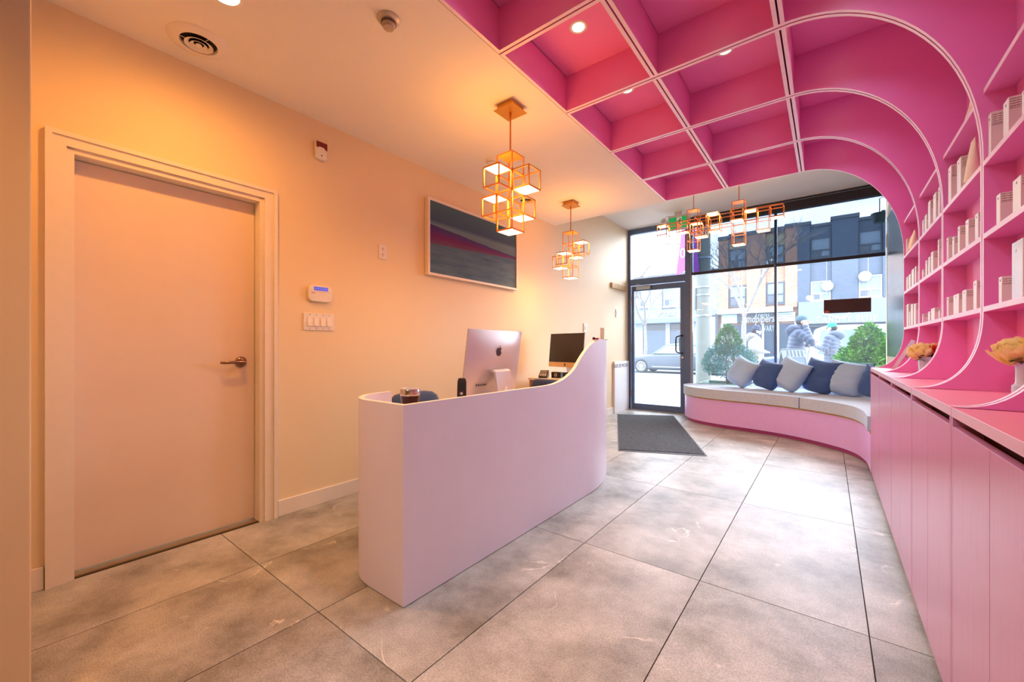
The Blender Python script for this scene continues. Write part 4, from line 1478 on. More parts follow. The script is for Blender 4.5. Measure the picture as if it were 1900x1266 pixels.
print_m = label_mat()
BAYN = {1: 'nearest bay', 2: 'second bay', 3: 'third bay', 4: 'far bay by the window'}
SHN = {0: 'lowest shelf', 1: 'second shelf up', 2: 'third shelf up', 3: 'top shelf'}
ORD = ['first', 'second', 'third', 'fourth', 'fifth', 'sixth']
XPF = 0.497


def product(bay, sh, n, xl_, xr_, ytop, total, dep=.058, mat=None, plain=False):
    """carton whose white narrow face looks into the room; xl_/xr_ photo columns of that face, ytop its near top corner"""
    ya = px(xr_, 600, X=XPF).y
    yb = px(xl_, 600, X=XPF).y
    zt_ = px(xr_, ytop, X=XPF).z
    z0 = SHZ[sh] + .0096
    ybay0, ybay1 = YR[bay] + .0245, YR[bay + 1] - .0245
    ya = min(max(ya, ybay0), ybay1 - .014)
    yb = min(max(yb, ya + .014), ybay1)
    zt_ = min(max(zt_, z0 + .05), z0 + .265)
    lb = '%s%s white carton from the window end, %s, %s' % ('tall ' if zt_ - z0 > .17 else 'short ' if zt_ - z0 < .1 else '', ORD[n], SHN[sh], BAYN[bay])
    t = thing('product_carton', lb, 'carton', (XPF + dep / 2, (ya + yb) / 2, z0), 'cosmetics cartons on the pink shelves')
    m_ = MB().box(XPF, XPF + dep, ya, yb, z0, zt_)
    m_.m[0] = 1  # front face whiter, room light on it put into the colour
    m_.build('box', [mat or carton, carton_w], t, bevel=.0008)
    hh = zt_ - z0
    if not plain and (yb - ya) > .006:
        MB().box(XPF + .003, XPF + dep - .003, ya - .0006, ya, z0 + hh * .72, zt_ - hh * .04).build('fine_print', print_m, t)
        MB().box(XPF + .002, XPF + dep - .002, ya - .0006, ya, z0 + hh * .70, z0 + hh * .705).build('rule_line', ink, t)
    yc = (ya + yb) / 2
    MB().box(XPF - .0005, XPF, yc - .003, yc + .003, zt_ - hh * .13 - .004, zt_ - hh * .13 + .004).build('front_mark', ink, t)
    return t


PRODUCTS = [
    # bay, shelf, [(xl, xr, ytop)...] from the window end
    (1, 2, [(1830, 1838.6, 208), (1861.5, 1871.5, 180), (1896, 1905, 160)]),
    (1, 1, [(1848.6, 1855.6, 358), (1879, 1894, 324)]),
    (1, 0, [(1853, 1858.6, 513)]),
    (2, 2, [(1759.4, 1764.6, 306), (1775.6, 1782.6, 290)]),
    (2, 1, [(1755.4, 1759.6, 440), (1767, 1770.2, 438.5), (1777, 1780.6, 419), (1791.4, 1796.8, 406), (1809, 1815, 394)]),
    (2, 0, [(1753, 1759.8, 551), (1769, 1778.8, 544.5), (1785.4, 1792.6, 537), (1806, 1812, 520)]),
    (3, 2, [(1708.6, 1713.6, 407.5), (1715.6, 1719, 397), (1722, 1726, 371), (1731.4, 1736.4, 356), (1741, 1743.4, 346)]),
    (3, 1, [(1708.6, 1713, 500), (1717.2, 1719.6, 483), (1722.4, 1725.2, 476), (1727.2, 1731.2, 466), (1740, 1742, 444)]),
    (3, 0, [(1707.6, 1712.4, 582.5), (1722, 1725.2, 578), (1727.6, 1734, 571), (1741.4, 1743.4, 579)]),
    (4, 2, [(1679.6, 1682.6, 443)]),
    (4, 1, [(1676, 1679.4, 517), (1682, 1684.4, 513), (1686, 1689.4, 508), (1691.4, 1695.4, 498), (1697.6, 1699.4, 494)]),
    (4, 0, [(1677, 1680.8, 567), (1682.6, 1685.4, 564), (1686.8, 1688.6, 579), (1690, 1693.6, 564), (1695.6, 1699, 563)]),
]
for (bay, sh, lst) in PRODUCTS:
    for n, (xl_, xr_, yt) in enumerate(lst):
        product(bay, sh, n, xl_, xr_, yt, len(lst))
# big white bottle on the lowest shelf of the nearest bay
ya, yb = px(1898.5, 500, X=XPF).y, px(1878, 500, X=XPF).y
zb = SHZ[0] + .0096
t = thing('pump_carton', 'large glossy white carton with silver dot on lowest shelf, nearest bay', 'carton', (XPF + .03, (ya + yb) / 2, zb))
ya, yb = ya + .004, yb + .004
m_ = MB().box(XPF, XPF + .062, ya, yb, zb, px(1878, 452, X=XPF).z)
m_.m[2] = 1  # camera side creamier, warm light on it put into the colour
m_.build('box', [M('gloss_white_carton', (236, 238, 240), .2), carton], t, bevel=.002)
MB().lathe([(0, 0), (.006, 0), (.005, .001), (0, .001)], (XPF, (ya + yb) / 2 + .012, px(1886, 465, X=XPF).z), 16, T=Matrix.Rotation(rad(-90), 4, 'Y')).build('silver_dot', chrome, t)


def squeeze_tube(bay, sh, xpx, ht, r, label, capcol=None, x=.525, flip=True, mat=None):
    y = px(xpx, 600, X=x).y
    y = min(max(y, YR[bay] + .026 + r * 1.3), YR[bay + 1] - .026 - r * 1.3)
    z0 = SHZ[sh] + .0096
    t = thing('cosmetic_tube', label, 'tube', (x, y, z0), 'cosmetic tubes on the pink shelves')
    capm = M('tube_cap_' + (capcol or 'white'), {'orange': (232, 150, 40), 'white': (240, 228, 214)}[capcol or 'white'], .35)
    MB().lathe([(0, 0), (r * .62, 0), (r * .66, .004), (r * .66, .024), (0, .024)], (x, y, z0), 20).build('cap', capm, t, smooth=40)
    # body: round above the cap, flattening into a wide crimp at the top
    m_ = MB()
    n, R_ = 20, 8
    for j in range(R_ + 1):
        f = j / R_
        for k in range(n):
            a_ = 2 * pi * k / n
            rx = r * (1 - f) ** .7 + .0012
            ry = r * (1 + .25 * f)
            m_.v.append(Vector((x + rx * cos(a_), y + ry * sin(a_), z0 + .024 + f * (ht - .024))))
    for j in range(R_):
        for k in range(n):
            k2 = (k + 1) % n
            m_.f.append([j * n + k, j * n + k2, (j + 1) * n + k2, (j + 1) * n + k]); m_.m.append(0)
    m_.f.append(list(range(n))[::-1]); m_.m.append(0)
    m_.f.append([R_ * n + k for k in range(n)]); m_.m.append(0)
    m_.build('tube_body', mat or M('tube_cream', (246, 226, 196), .4), t, smooth=50)
    MB().box(x - .0018, x + .0018, y - r * 1.26, y + r * 1.26, z0 + ht - .012, z0 + ht).build('crimp', mat or M('tube_cream', (246, 226, 196)), t)


squeeze_tube(2, 3, 1799, .105, .02, 'short cream tube on top shelf of the second bay')
squeeze_tube(2, 3, 1806, .15, .02, 'taller cream tube on top shelf of the second bay')
squeeze_tube(2, 2, 1806, .215, .03, 'tall cream tube with orange cap beside cartons, third shelf, second bay', 'orange')
squeeze_tube(4, 2, 1687.5, .15, .03, 'left pointed cream tube on third shelf of far bay', 'white')
squeeze_tube(4, 2, 1696.5, .165, .03, 'right pointed cream tube on third shelf of far bay', 'white')
y = px(1685, 600, X=.55).y
t = thing('black_bottle', 'slim black bottle behind cream tubes in the far bay', 'bottle', (.55, y, SHZ[2] + .0096))
MB().lathe([(0, 0), (.012, 0), (.012, .10), (.007, .11), (.007, .125), (0, .125)], (.555, y + .02, SHZ[2] + .0096), 16).build('bottle_body', black_pl, t, smooth=40)
MB().lathe([(0, .125), (.009, .125), (.009, .145), (0, .145)], (.555, y + .02, SHZ[2] + .0096), 16).build('bottle_cap', black_pl, t)

# ================================================================== FLOWERS AND MIRROR ON THE WORKTOP
vase_m = M('silver_ceramic', (206, 216, 234), .25, .1)


def rose(m_, c, R, seed, up=Vector((0, 0, 1)), layers=4):
    rnd = random.Random(seed)
    upn = up.normalized()
    s1 = upn.cross(Vector((1, .3, .1))).normalized()
    s2 = upn.cross(s1)
    for L in range(layers):
        f = (L + 1) / layers
        npet = 4 + L
        Rl = R * (.26 + .74 * f)
        tmax = rad(172 - 62 * f)
        for k in range(npet):
            az = 2 * pi * k / npet + L * 1.1 + rnd.uniform(-.2, .2)
            wd = (1.0 * pi / npet) + .16
            nu, nv = 6, 6
            b0 = len(m_.v)
            wob = rnd.uniform(0, 6)
            for j in range(nv + 1):
                v = j / nv
                th = tmax * (.12 + .88 * v)
                for i in range(nu + 1):
                    u = -1 + 2 * i / nu
                    a_ = az + u * wd * sin(pi * min(.86, .18 + .62 * v))
                    rr = Rl * (1 + .09 * ((k * 2 + L) % 3 - 1) + .06 * sin(4 * u + wob) * v + (.22 * f * max(0, v - .72) / .28) - .05 * (1 - abs(u)) * (k % 2))
                    dirv = s1 * cos(a_) + s2 * sin(a_)
                    tip = -Rl * .14 * v * u * u
                    m_.v.append(Vector(c) + dirv * sin(th) * rr - upn * (cos(th) * rr * .95) + upn * tip)
            for j in range(nv):
                for i in range(nu):
                    q = b0 + j * (nu + 1) + i
                    m_.f.append([q, q + 1, q + nu + 2, q + nu + 1]); m_.m.append(0)


def leafs(m_, c, R, n, seed, size=.02):
    rnd = random.Random(seed)
    for i in range(n):
        p = Vector(c) + Vector((rnd.uniform(-R, R), rnd.uniform(-R, R), rnd.uniform(-R * .6, R * .3)))
        d_ = Vector((rnd.uniform(-1, 1), rnd.uniform(-1, 1), rnd.uniform(-.3, .8))).normalized()
        s_ = d_.cross(Vector((0, 0, 1)))
        if s_.length < .1:
            s_ = Vector((1, 0, 0))
        s_ = s_.normalized() * size * .4
        L_ = d_ * size
        m_.add([p, p + L_ * .5 + s_, p + L_, p + L_ * .5 - s_ + Vector((0, 0, size * .08))], [(0, 1, 2, 3)])


petal_y = M('petal_peach_yellow', (255, 242, 160), .6, rgb2=(255, 230, 176), scale=30)
petal_p = M('petal_pale_peach', (255, 240, 190), .6, rgb2=(255, 226, 150), scale=30)
petal_r = M('petal_coral_red', (238, 84, 66), .6, rgb2=(226, 52, 60), scale=30)
petal_o = M('petal_orange', (252, 180, 124), .6, rgb2=(250, 160, 110), scale=30)
for pm_ in (petal_y, petal_p, petal_r, petal_o):
    tr_ = pm_.node_tree
    bs_ = tr_.nodes['Principled BSDF']
    tl_ = tr_.nodes.new('ShaderNodeBsdfTranslucent')
    mx_ = tr_.nodes.new('ShaderNodeMixShader')
    mx_.inputs[0].default_value = .45
    src = bs_.inputs['Base Color'].links[0].from_socket
    tr_.links.new(src, tl_.inputs['Color'])
    tr_.links.new(bs_.outputs[0], mx_.inputs[1])
    tr_.links.new(tl_.outputs[0], mx_.inputs[2])
    tr_.links.new(mx_.outputs[0], tr_.nodes['Material Output'].inputs['Surface'])
leaf_m = M('flower_leaf', (74, 88, 40), .6, rgb2=(50, 50, 34), scale=40)
zw = .9407
# near vase
vx, vy = .512, 2.075
t = thing('flower_vase', 'silver vase with large yellow peach rose on the nearest worktop', 'vase', (vx, vy, zw), 'silver vases with roses')
MB().lathe([(0, 0), (.031, 0), (.034, .004), (.034, .046), (.031, .050), (.028, .052), (.026, .06), (.026, .108), (.031, .120), (.033, .122), (.029, .120), (.023, .105), (.023, .06), (0, .056)], (vx, vy, zw), 32).build('vase_body', vase_m, t, smooth=35)
m_ = MB()
rose(m_, (vx - .026, vy - .0, zw + .165), .050, 3, Vector((-.30, -.30, .9)), 6)
m_.build('yellow_rose', petal_y, t, smooth=80)
m_ = MB()
rose(m_, (vx + .022, vy - .055, zw + .168), .038, 5, Vector((.3, -.4, .9)), 4)
m_.build('peach_rose', petal_o, t, smooth=80)
m_ = MB()
leafs(m_, (vx, vy, zw + .132), .034, 40, 4, .03)
m_.build('leaves', leaf_m, t, kind='stuff')
m_ = MB()
for (dx, dy) in ((-.03, 0), (.025, -.025)):
    m_.tube([(vx, vy, zw + .06), (vx + dx * .5, vy + dy * .5, zw + .12), (vx + dx * .8, vy + dy * .8, zw + .15)], .003, 6)
m_.build('stems', leaf_m, t)
# far vase
vx, vy = .468, 3.38
t = thing('flower_vase', 'silver vase with peach and coral roses farther down the worktop', 'vase', (vx, vy, zw), 'silver vases with roses')
MB().lathe([(0, 0), (.040, 0), (.044, .004), (.050, .10), (.053, .116), (.048, .112), (.042, .02), (0, .02)], (vx, vy, zw), 32).build('vase_body', vase_m, t, smooth=35)
m_ = MB()
rose(m_, (vx - .045, vy - .015, zw + .152), .052, 7, Vector((-.35, -.35, .85)), 6)
rose(m_, (vx + .005, vy + .02, zw + .178), .034, 8, Vector((-.1, 0, 1)), 4)
m_.build('peach_rose', petal_p, t, smooth=80)
m_ = MB()
rose(m_, (vx + .03, vy - .01, zw + .172), .030, 9, Vector((.1, -.3, .9)), 4)
rose(m_, (vx + .035, vy - .05, zw + .150), .030, 10, Vector((.2, -.6, .7)), 4)
m_.build('coral_rose', petal_r, t, smooth=80)
m_ = MB()
rose(m_, (vx + .060, vy - .02, zw + .182), .028, 11, Vector((.4, -.3, .9)), 4)
m_.build('orange_rose', petal_o, t, smooth=80)
m_ = MB()
leafs(m_, (vx, vy, zw + .122), .05, 90, 12, .03)
m_.build('leaves', leaf_m, t, kind='stuff')

# table mirror seen edge-on
mx, my = .39, 4.22
t = thing('table_mirror', 'white framed tilted table mirror standing on the far worktop', 'mirror', (mx, my, zw))
Tm = Matrix.Translation((mx, my, zw)) @ Matrix.Rotation(rad(-97), 4, 'Z') @ Matrix.Rotation(rad(-26), 4, 'X')
m_ = MB()
n = 40
ow, oh, iw, ih = .085, .125, .066, .106
ringv = []
for (aw, ah, yy) in ((ow, oh, -.012), (ow, oh, .012), (iw, ih, .012), (iw, ih, -.012)):
    for k in range(n):
        a_ = 2 * pi * k / n
        m_.v.append(Tm @ Vector((aw * cos(a_), yy, oh + ah * sin(a_))))
for r_ in range(4):
    r2 = (r_ + 1) % 4
    for k in range(n):
        k2 = (k + 1) % n
        m_.f.append([r_ * n + k, r_ * n + k2, r2 * n + k2, r2 * n + k]); m_.m.append(0)
m_.build('frame', M('mirror_white', (226, 232, 232), .35), t, smooth=40)
MB().prism([(iw * cos(2 * pi * k / n), oh + ih * sin(2 * pi * k / n)) for k in range(n)], 'y', -.006, -.003, T=Tm).build('mirror_glass', M('mirror_glass', (225, 230, 232), .03, 1.0), t)
MB().prism([((iw + .004) * cos(2 * pi * k / n), oh + (ih + .004) * sin(2 * pi * k / n)) for k in range(n)], 'y', .0, .010, T=Tm).build('black_back', black_pl, t)
Tm2 = Matrix.Translation((mx, my, zw)) @ Matrix.Rotation(rad(-97), 4, 'Z')
MB().tube([Tm2 @ Vector((-.04, .062, .13)), Tm2 @ Vector((-.042, .085, .09)), Tm2 @ Vector((-.04, .115, .0075)), Tm2 @ Vector((.04, .115, .0075)), Tm2 @ Vector((.042, .085, .09)), Tm2 @ Vector((.04, .062, .13))], .007, 8).build('easel_leg', M('mirror_white', (226, 232, 232)), t, smooth=60)

# ================================================================== OUTSIDE: STREET
struct(MB().box(-30, 16, YW + .16, 13.0, -.3, -.02), 'ground_sidewalk', concrete)
j_ = MB()
for y in (8.6, 10.2, 11.8):
    j_.box(-30, 16, y, y + .012, -.021, -.0185)
for x in range(-20, 14, 2):
    j_.box(x + .3, x + .312, YW + .2, 12.7, -.021, -.0185)
struct(j_, 'ground_joints', M('joint_grey', (120, 120, 122), .9))
struct(MB().box(-30, 16, 13.0, 13.18, -.3, -.01).box(-30, 16, 23.0, 23.18, -.3, -.01), 'ground_curb', concrete, bevel=.01)
struct(MB().box(-60, 30, 13.18, 23.0, -.3, -.14), 'ground_road', asphalt)
struct(MB().box(-60, 30, 23.18, 60, -.3, -.03), 'ground_far_sidewalk', concrete)

YB = 28.0
brick_o = brick_mat('orange_brick', (176, 122, 94), (156, 102, 78), (156, 144, 132))
brick_g = brick_mat('grey_painted_brick', (80, 90, 106), (74, 84, 100), (68, 78, 92))
brick_w = brick_mat('pale_brick', (130, 134, 142), (112, 116, 126), (140, 142, 148))
stucco = M('stucco_pale', (132, 138, 146), .85, var=.06, scale=.8)
glass_far = M('far_window_glass', (50, 62, 78), .12, spec=.7, var=.15, scale=.8)
glass_lite = M('curtained_glass', (118, 134, 146), .4, var=.15, scale=1.5, stretch=(6, 1, .5))
frame_w = M('white_window_frame', (150, 154, 158), .5)
frame_d = M('dark_window_frame', (66, 70, 80), .5)


def at(x, y, Y=YB):
    return px(x, y, Y=Y)


def far_window(parent, xl_, xr_, yt, yb, frame, split=None, pane=None, Y=YB, cols=2, low=.42):
    """built window: frame with bars, upper pane and lower panes as sub-parts"""
    xm = (xl_ + xr_) / 2
    x0, x1 = at(xl_, 500, Y).x, at(xr_, 500, Y).x
    z1, z0 = at(xm, yt, Y).z, at(xm, yb, Y).z
    w = .07
    f = MB()
    f.box(x0, x0 + w, Y - .06, Y + .02, z0, z1).box(x1 - w, x1, Y - .06, Y + .02, z0, z1)
    f.box(x0 + w, x1 - w, Y - .06, Y + .02, z0, z0 + w).box(x0 + w, x1 - w, Y - .06, Y + .02, z1 - w, z1)
    zm = z0 + (z1 - z0) * low
    f.box(x0 + w, x1 - w, Y - .055, Y + .02, zm - w / 2, zm + w / 2)
    xc = (x0 + x1) / 2
    f.box(xc - w / 2, xc + w / 2, Y - .055, Y + .02, z0 + w, zm - w / 2)
    fo = f.build('window', frame, parent)
    MB().box(x0 + w, x1 - w, Y - .02, Y + .01, zm + w / 2, z1 - w).build('pane', pane or glass_lite, fo)
    MB().box(x0 + w, xc - w / 2, Y - .02, Y + .01, z0 + w, zm - w / 2).build('pane', glass_far, fo)
    MB().box(xc + w / 2, x1 - w, Y - .02, Y + .01, z0 + w, zm - w / 2).build('pane', pane or glass_lite, fo)
    MB().box(x0 - .05, x1 + .05, Y - .10, Y + .02, z0 - .08, z0).build('sill', frame, fo)
    return fo


def roofz(x, y):
    return at(x, y).z


# ---- pale building on the left, with awning
xa, xb = at(1120, 500).x, at(1334, 500).x
zr = roofz(1250, 514)
t = thing('pale_building', 'pale two-storey building with blue grey awning seen through the glass door', 'building', ((xa + xb) / 2, YB + 3, 0))
MB().box(xa, xb, YB + .02, YB + 8, -.1, zr).build('wall', brick_w, t)
MB().box(xa - .1, xb, YB - .12, YB + .4, zr, zr + .22).build('parapet_cap', frame_d, t)
for (l, r) in ((1217, 1229), (1254, 1262), (1340 - 20, 1334)):
    MB().box(at(l, 500).x, at(r, 500).x, YB - .08, YB + .02, 3.1, zr).build('pilaster', brick_w, t)
far_window(t, 1187, 1206, 540, 570, frame_w, Y=YB - .0)
far_window(t, 1232, 1255, 536, 569, frame_w)
far_window(t, 1150, 1172, 542, 572, frame_w)
far_window(t, 1306, 1322, 530, 566, frame_w)
# shop windows at street level
xs_ = [1140, 1176, 1194, 1236, 1244, 1286, 1296, 1308, 1330]
for i in range(0, len(xs_) - 1):
    l, r = at(xs_[i], 600).x, at(xs_[i + 1], 600).x
    if i % 2 == 0:
        MB().box(l, r, YB - .05, YB + .02, 2.25, 3.0).build('transom_glass', M('dim_shop_glass', (58, 46, 44), .15, var=.2, scale=2), t)
        MB().box(l, r, YB - .05, YB + .02, .6, 2.15).build('shop_glass', glass_far, t)
        MB().box(l, r, YB - .06, YB + .02, -.03, .6).build('stall_riser', stucco, t)
    else:
        MB().box(l, r, YB - .12, YB + .02, -.03, 3.0).build('shop_pier', frame_w, t)
zA0, zA1 = at(1230, 599, YB - 1.1).z, at(1230, 575).z
xr2 = at(1297, 590, YB - 1.1).x
t2 = thing('shop_awning', 'pale blue grey sloped awning with faint white lettering', 'awning', ((xa + xr2) / 2, YB - .5, zA0))
MB().prism([(YB - .12, zA1), (YB - 1.1, zA0 + .28), (YB - 1.1, zA0), (YB - .12, zA0)], 'x', xa, xr2).build('canvas', M('awning_canvas', (108, 126, 156), .8, var=.05), t2)
sl = Vector((0, -.98, zA0 + .28 - zA1)).normalized()
text_obj('lettering', 'nu', 1.2, frame_w, frame_T((at(1243, 585).x, YB - .66, (zA1 + zA0 + .28) / 2 + .03), (1, 0, 0), -sl), t2, depth=.02)

# ---- orange brick building
xl, xr = at(1334, 500).x, at(1480, 500).x
z1, z2 = roofz(1395, 437), roofz(1457, 425)
t = thing('orange_brick_building', 'orange brick building with curtained windows opposite the shop', 'building', ((xl + xr) / 2, YB + 3, 0))
MB().box(xl, xr, YB + .02, YB + 9, -.1, z1).build('wall', brick_o, t)
for (l, r, zt_) in ((1334, 1352, roofz(1343, 447)), (1386, 1421, z1), (1457, 1480, z2)):
    MB().box(at(l, 500).x, at(r, 500).x, YB - .14, YB + .02, at(1400, 574).z, zt_).build('brick_pier', brick_o, t)
for (l, r, z_) in ((1333, 1353, roofz(1343, 447)), (1353, 1456, z1), (1456, 1481, z2)):
    MB().box(at(l, 500).x, at(r, 500).x, YB - .2, YB + .4, z_, z_ + .22).build('parapet_cap', frame_d, t)
tan = M('tan_panel', (150, 136, 104), .7)
for (l, r, yt, ym, yb2, yt2, yb3) in ((1353, 1385, 452, 462, 499, 530, 568), (1422, 1456, 434, 456, 489, 524, 563)):
    MB().box(at(l, 500).x, at(r, 500).x, YB - .03, YB + .02, at((l + r) / 2, ym).z, at((l + r) / 2, yt).z).build('spandrel_panel', tan, t)
    far_window(t, l, r, ym, yb2, frame_d)
    far_window(t, l, r, yt2, yb3, frame_d)
ac0, ac1 = at(1421.5, 490, YB - .5), at(1434, 480, YB - .5)
acb = MB().box(ac0.x, ac1.x, YB - .5, YB - .04, ac0.z, ac1.z).build('air_conditioner', M('ac_white', (196, 198, 198), .5), t, bevel=.03)
MB().box(ac0.x + .08, ac0.x + (ac1.x - ac0.x) * .66, YB - .515, YB - .5, ac0.z + .08, ac1.z - .08).build('grille', frame_d, acb)
pp = at(1332, 600)
MB().tube([(pp.x, YB - .25, -.03), (pp.x, YB - .25, at(1332, 583).z)], .09, 10).build('drain_pipe', frame_d, t)
# shopfront of the brick building
zc0, zc1 = at(1400, 582).z, at(1400, 572).z
MB().box(xl, xr - .2, YB - .5, YB + .02, zc0, zc1).build('cornice', M('cornice_white', (150, 151, 152), .7), t)
zs0, zs1 = at(1402, 599).z, zc0 - .02
MB().box(at(1340, 590).x, at(1369, 590).x, YB - .2, YB + .02, zs0, zs1).build('sign_side_board', M('pale_green_board', (150, 172, 176), .7), t)
for k in range(4):
    MB().box(at(1439, 590).x, at(1476, 590).x, YB - .2, YB + .02, zs0 + (zs1 - zs0) * k / 4 + .02, zs0 + (zs1 - zs0) * (k + 1) / 4).build('siding_board', M('siding_pale', (160, 170, 176), .7), t)
for k, (l, r) in enumerate(((1338, 1343), (1376, 1380), (1414, 1418), (1437, 1446), (1474, 1480))):
    MB().box(at(l, 620).x, at(r, 620).x, YB - .1, YB + .02, -.03, zs0).build('shop_pier', frame_w, t)
for (l, r) in ((1343, 1376), (1380, 1414), (1418, 1437), (1446, 1474)):
    MB().box(at(l, 620).x, at(r, 620).x, YB - .05, YB + .02, .5, zs0 - .1).build('shop_glass', glass_far, t)
    MB().box(at(l, 620).x, at(r, 620).x, YB - .06, YB + .02, -.03, .5).build('stall_riser', stucco, t)
pb = at(1347, 640), at(1361, 605)
MB().box(pb[0].x, pb[1].x, YB - .07, YB - .045, .9, at(1354, 606).z).build('dark_poster', M('plum_poster', (70, 62, 80), .5), t)
text_obj('window_lettering', 'VARY', .5, frame_w, frame_T((at(1427, 610).x, YB - .06, at(1427, 610).z), (1, 0, 0), (0, 0, 1)), t, depth=.01, spacing=1.2, width=at(1437, 610).x - at(1417, 610).x)
xs0, xs1 = at(1370, 590).x, at(1438, 590).x
t2 = thing('shop_sign', 'dark grey shop sign with white slanted lettering on the brick building', 'sign', ((xs0 + xs1) / 2, YB - .3, zs0))
MB().box(xs0, xs1, YB - .32, YB - .2, zs0, zs1).build('sign_board', M('sign_slate', (48, 54, 66), .6, var=.08, scale=2), t2)
text_obj('lettering', 'Sandpipers', .62, frame_w, frame_T(((xs0 + xs1) / 2 + .1, YB - .33, zs0 + (zs1 - zs0) * .36), (1, 0, 0), (0, 0, 1)), t2, depth=.02, shear=.25, width=(xs1 - xs0) * .9)
text_obj('small_lettering', 'Triples', .36, frame_w, frame_T((xs0 + (xs1 - xs0) * .68, YB - .33, zs0 + (zs1 - zs0) * .80), (1, 0, 0), (0, 0, 1)), t2, depth=.02, spacing=1.2, width=(xs1 - xs0) * .38)

# ---- dark grey painted building
xl, xr = at(1480, 500).x, at(1760, 500).x
t = thing('grey_painted_building', 'dark grey painted brick building with stepped roof at the right', 'building', ((xl + xr) / 2, YB + 3, 0))
zb0 = at(1560, 558).z
z0_, zs_ = roofz(1522, 420), [(1480, 1503, roofz(1491, 420)), (1543.5, 1592, roofz(1567, 406.5)), (1638, 1690, roofz(1660, 395))]
MB().box(xl, xr, YB + .02, YB + 9, -.1, z0_).build('wall', brick_g, t)
for (l, r, z_) in zs_:
    MB().box(at(l, 500).x, at(r, 500).x, YB - .16, YB + .02, zb0, z_).build('brick_pier', brick_g, t)
    MB().box(at(l, 500).x - .06, at(r, 500).x + .06, YB - .22, YB + .5, z_, z_ + .18).build('parapet_cap', frame_d, t)
MB().box(xl, xr, YB - .06, YB + .5, z0_, z0_ + .15).build('parapet_cap', frame_d, t)
for (l, r, yt, yb2, yt2, yb3) in ((1504, 1542, 441, 478, 522, 558), (1593, 1637, 427, 468, 511, 552), (1691, 1740, 412, 457, 500, 545)):
    far_window(t, l, r, yt, yb2, frame_d, low=.36)
    far_window(t, l, r, yt2, yb3, frame_w, low=.36, pane=glass_lite)
for (cx, cy, nm) in ((1535, 531, ''), (1605, 513, '')):
    p = at(cx, cy, YB - .3)
    Tg = Matrix.Translation((p.x, YB - .3, p.z)) @ Matrix.Rotation(rad(90), 4, 'X')
    gl_ = MB().lathe([(0, -.10), (.22, -.08), (.27, 0), (.22, .08), (.10, .12), (0, .12)], (0, 0, 0), 24, T=Tg).build('round_wall_disc', M('disc_pale', (176, 180, 184), .4), t, smooth=50)  # pale round disc on the facade
    MB().lathe([(.27, -.015), (.285, 0), (.27, .015), (.255, 0), (.27, -.015)], (0, 0, 0), 24, T=Tg).build('disc_rim', frame_d, gl_)
zb1 = at(1560, 600).z
MB().box(xl, xr, YB - .12, YB + .02, at(1560, 606).z, zb1).build('shadow_beam', frame_d, t)
for i, (l, r) in enumerate(((1484, 1512), (1516, 1560), (1564, 1610), (1614, 1660))):
    MB().box(at(l, 620).x, at(r, 620).x, YB - .05, YB + .02, .5, at(1560, 608).z).build('shop_glass', glass_far, t)
    MB().box(at(l, 620).x, at(r, 620).x, YB - .06, YB + .02, -.03, .5).build('stall_riser', stucco, t)
t2 = thing('fascia_sign', 'wide pale grey shop fascia with white loop emblem and lettering', 'sign', ((xl + xr) / 2, YB - .3, zb1))
MB().box(xl + .05, xr, YB - .35, YB + .0, zb1, zb0).build('fascia_board', M('fascia_pale', (106, 114, 130), .6, var=.03), t2)
white_sign = M('sign_white', (235, 238, 242), .5)
xc_ = at(1569, 594, YB - .36)
text_obj('lettering', 'CANOPY BLUE', .45, white_sign, frame_T((xc_.x, YB - .36, at(1569, 593, YB - .36).z), (1, 0, 0), (0, 0, 1)), t2, depth=.03, spacing=1.3, width=at(1624, 594, YB - .36).x - at(1514, 594, YB - .36).x, height=.34)
p = at(1552, 582.5, YB - .36)
loop = []
for k in range(49):
    a_ = 2 * pi * k / 48
    loop.append((p.x + .52 * cos(a_) + .10 * sin(2 * a_), YB - .37, p.z + .20 * sin(a_) + .13 * sin(2 * a_) * .6))
MB().tube(loop, .055, 6, cap=False).build('loop_emblem', white_sign, t2, smooth=60)

# ---- bare trees
def tree(x, y, h, seed, label, lean=0.0, depth=6):
    rnd = random.Random(seed)
    t = thing('bare_tree', label, 'tree', (x, y, -.03), 'bare street trees')
    tr, br = MB(), MB()
    def grow(p, d_, L, r, lev):
        q = p + d_ * L
        mid = p + d_ * L * .5 + Vector((rnd.uniform(-1, 1), rnd.uniform(-1, 1), 0)) * L * .05
        (tr if lev == 0 else br).tube([p, mid, q], [r, r * .85, r * .7], 7 if lev < 2 else 3)
        if lev >= depth:
            return
        n_ = 3
        for k in range(n_):
            az = rnd.uniform(0, 2 * pi)
            sp = rnd.uniform(.35, .75)
            nd = (d_ + Vector((cos(az), sin(az), rnd.uniform(-.1, .35))) * sp).normalized()
            grow(q - d_ * L * rnd.uniform(0, .25) * (lev > 0), nd, L * rnd.uniform(.60, .80), r * .60, lev + 1)
    grow(Vector((x, y, -.05)), Vector((lean, 0, 1)).normalized(), h * .34, h * .017, 0)
    bark = M('pale_bark', (128, 122, 118), .9, var=.2, scale=12)
    tr.build('trunk', bark, t, smooth=60)
    br.build('branches', bark, t, smooth=60, kind='stuff')


p = px(1381, 640, Y=23.8)
tree(p.x, 23.8, 8.0, 11, 'bare tree in front of the orange brick building')
p = px(1197, 640, Y=23.6)
tree(p.x, 23.6, 7.0, 5, 'bare tree seen through the glass entrance door')

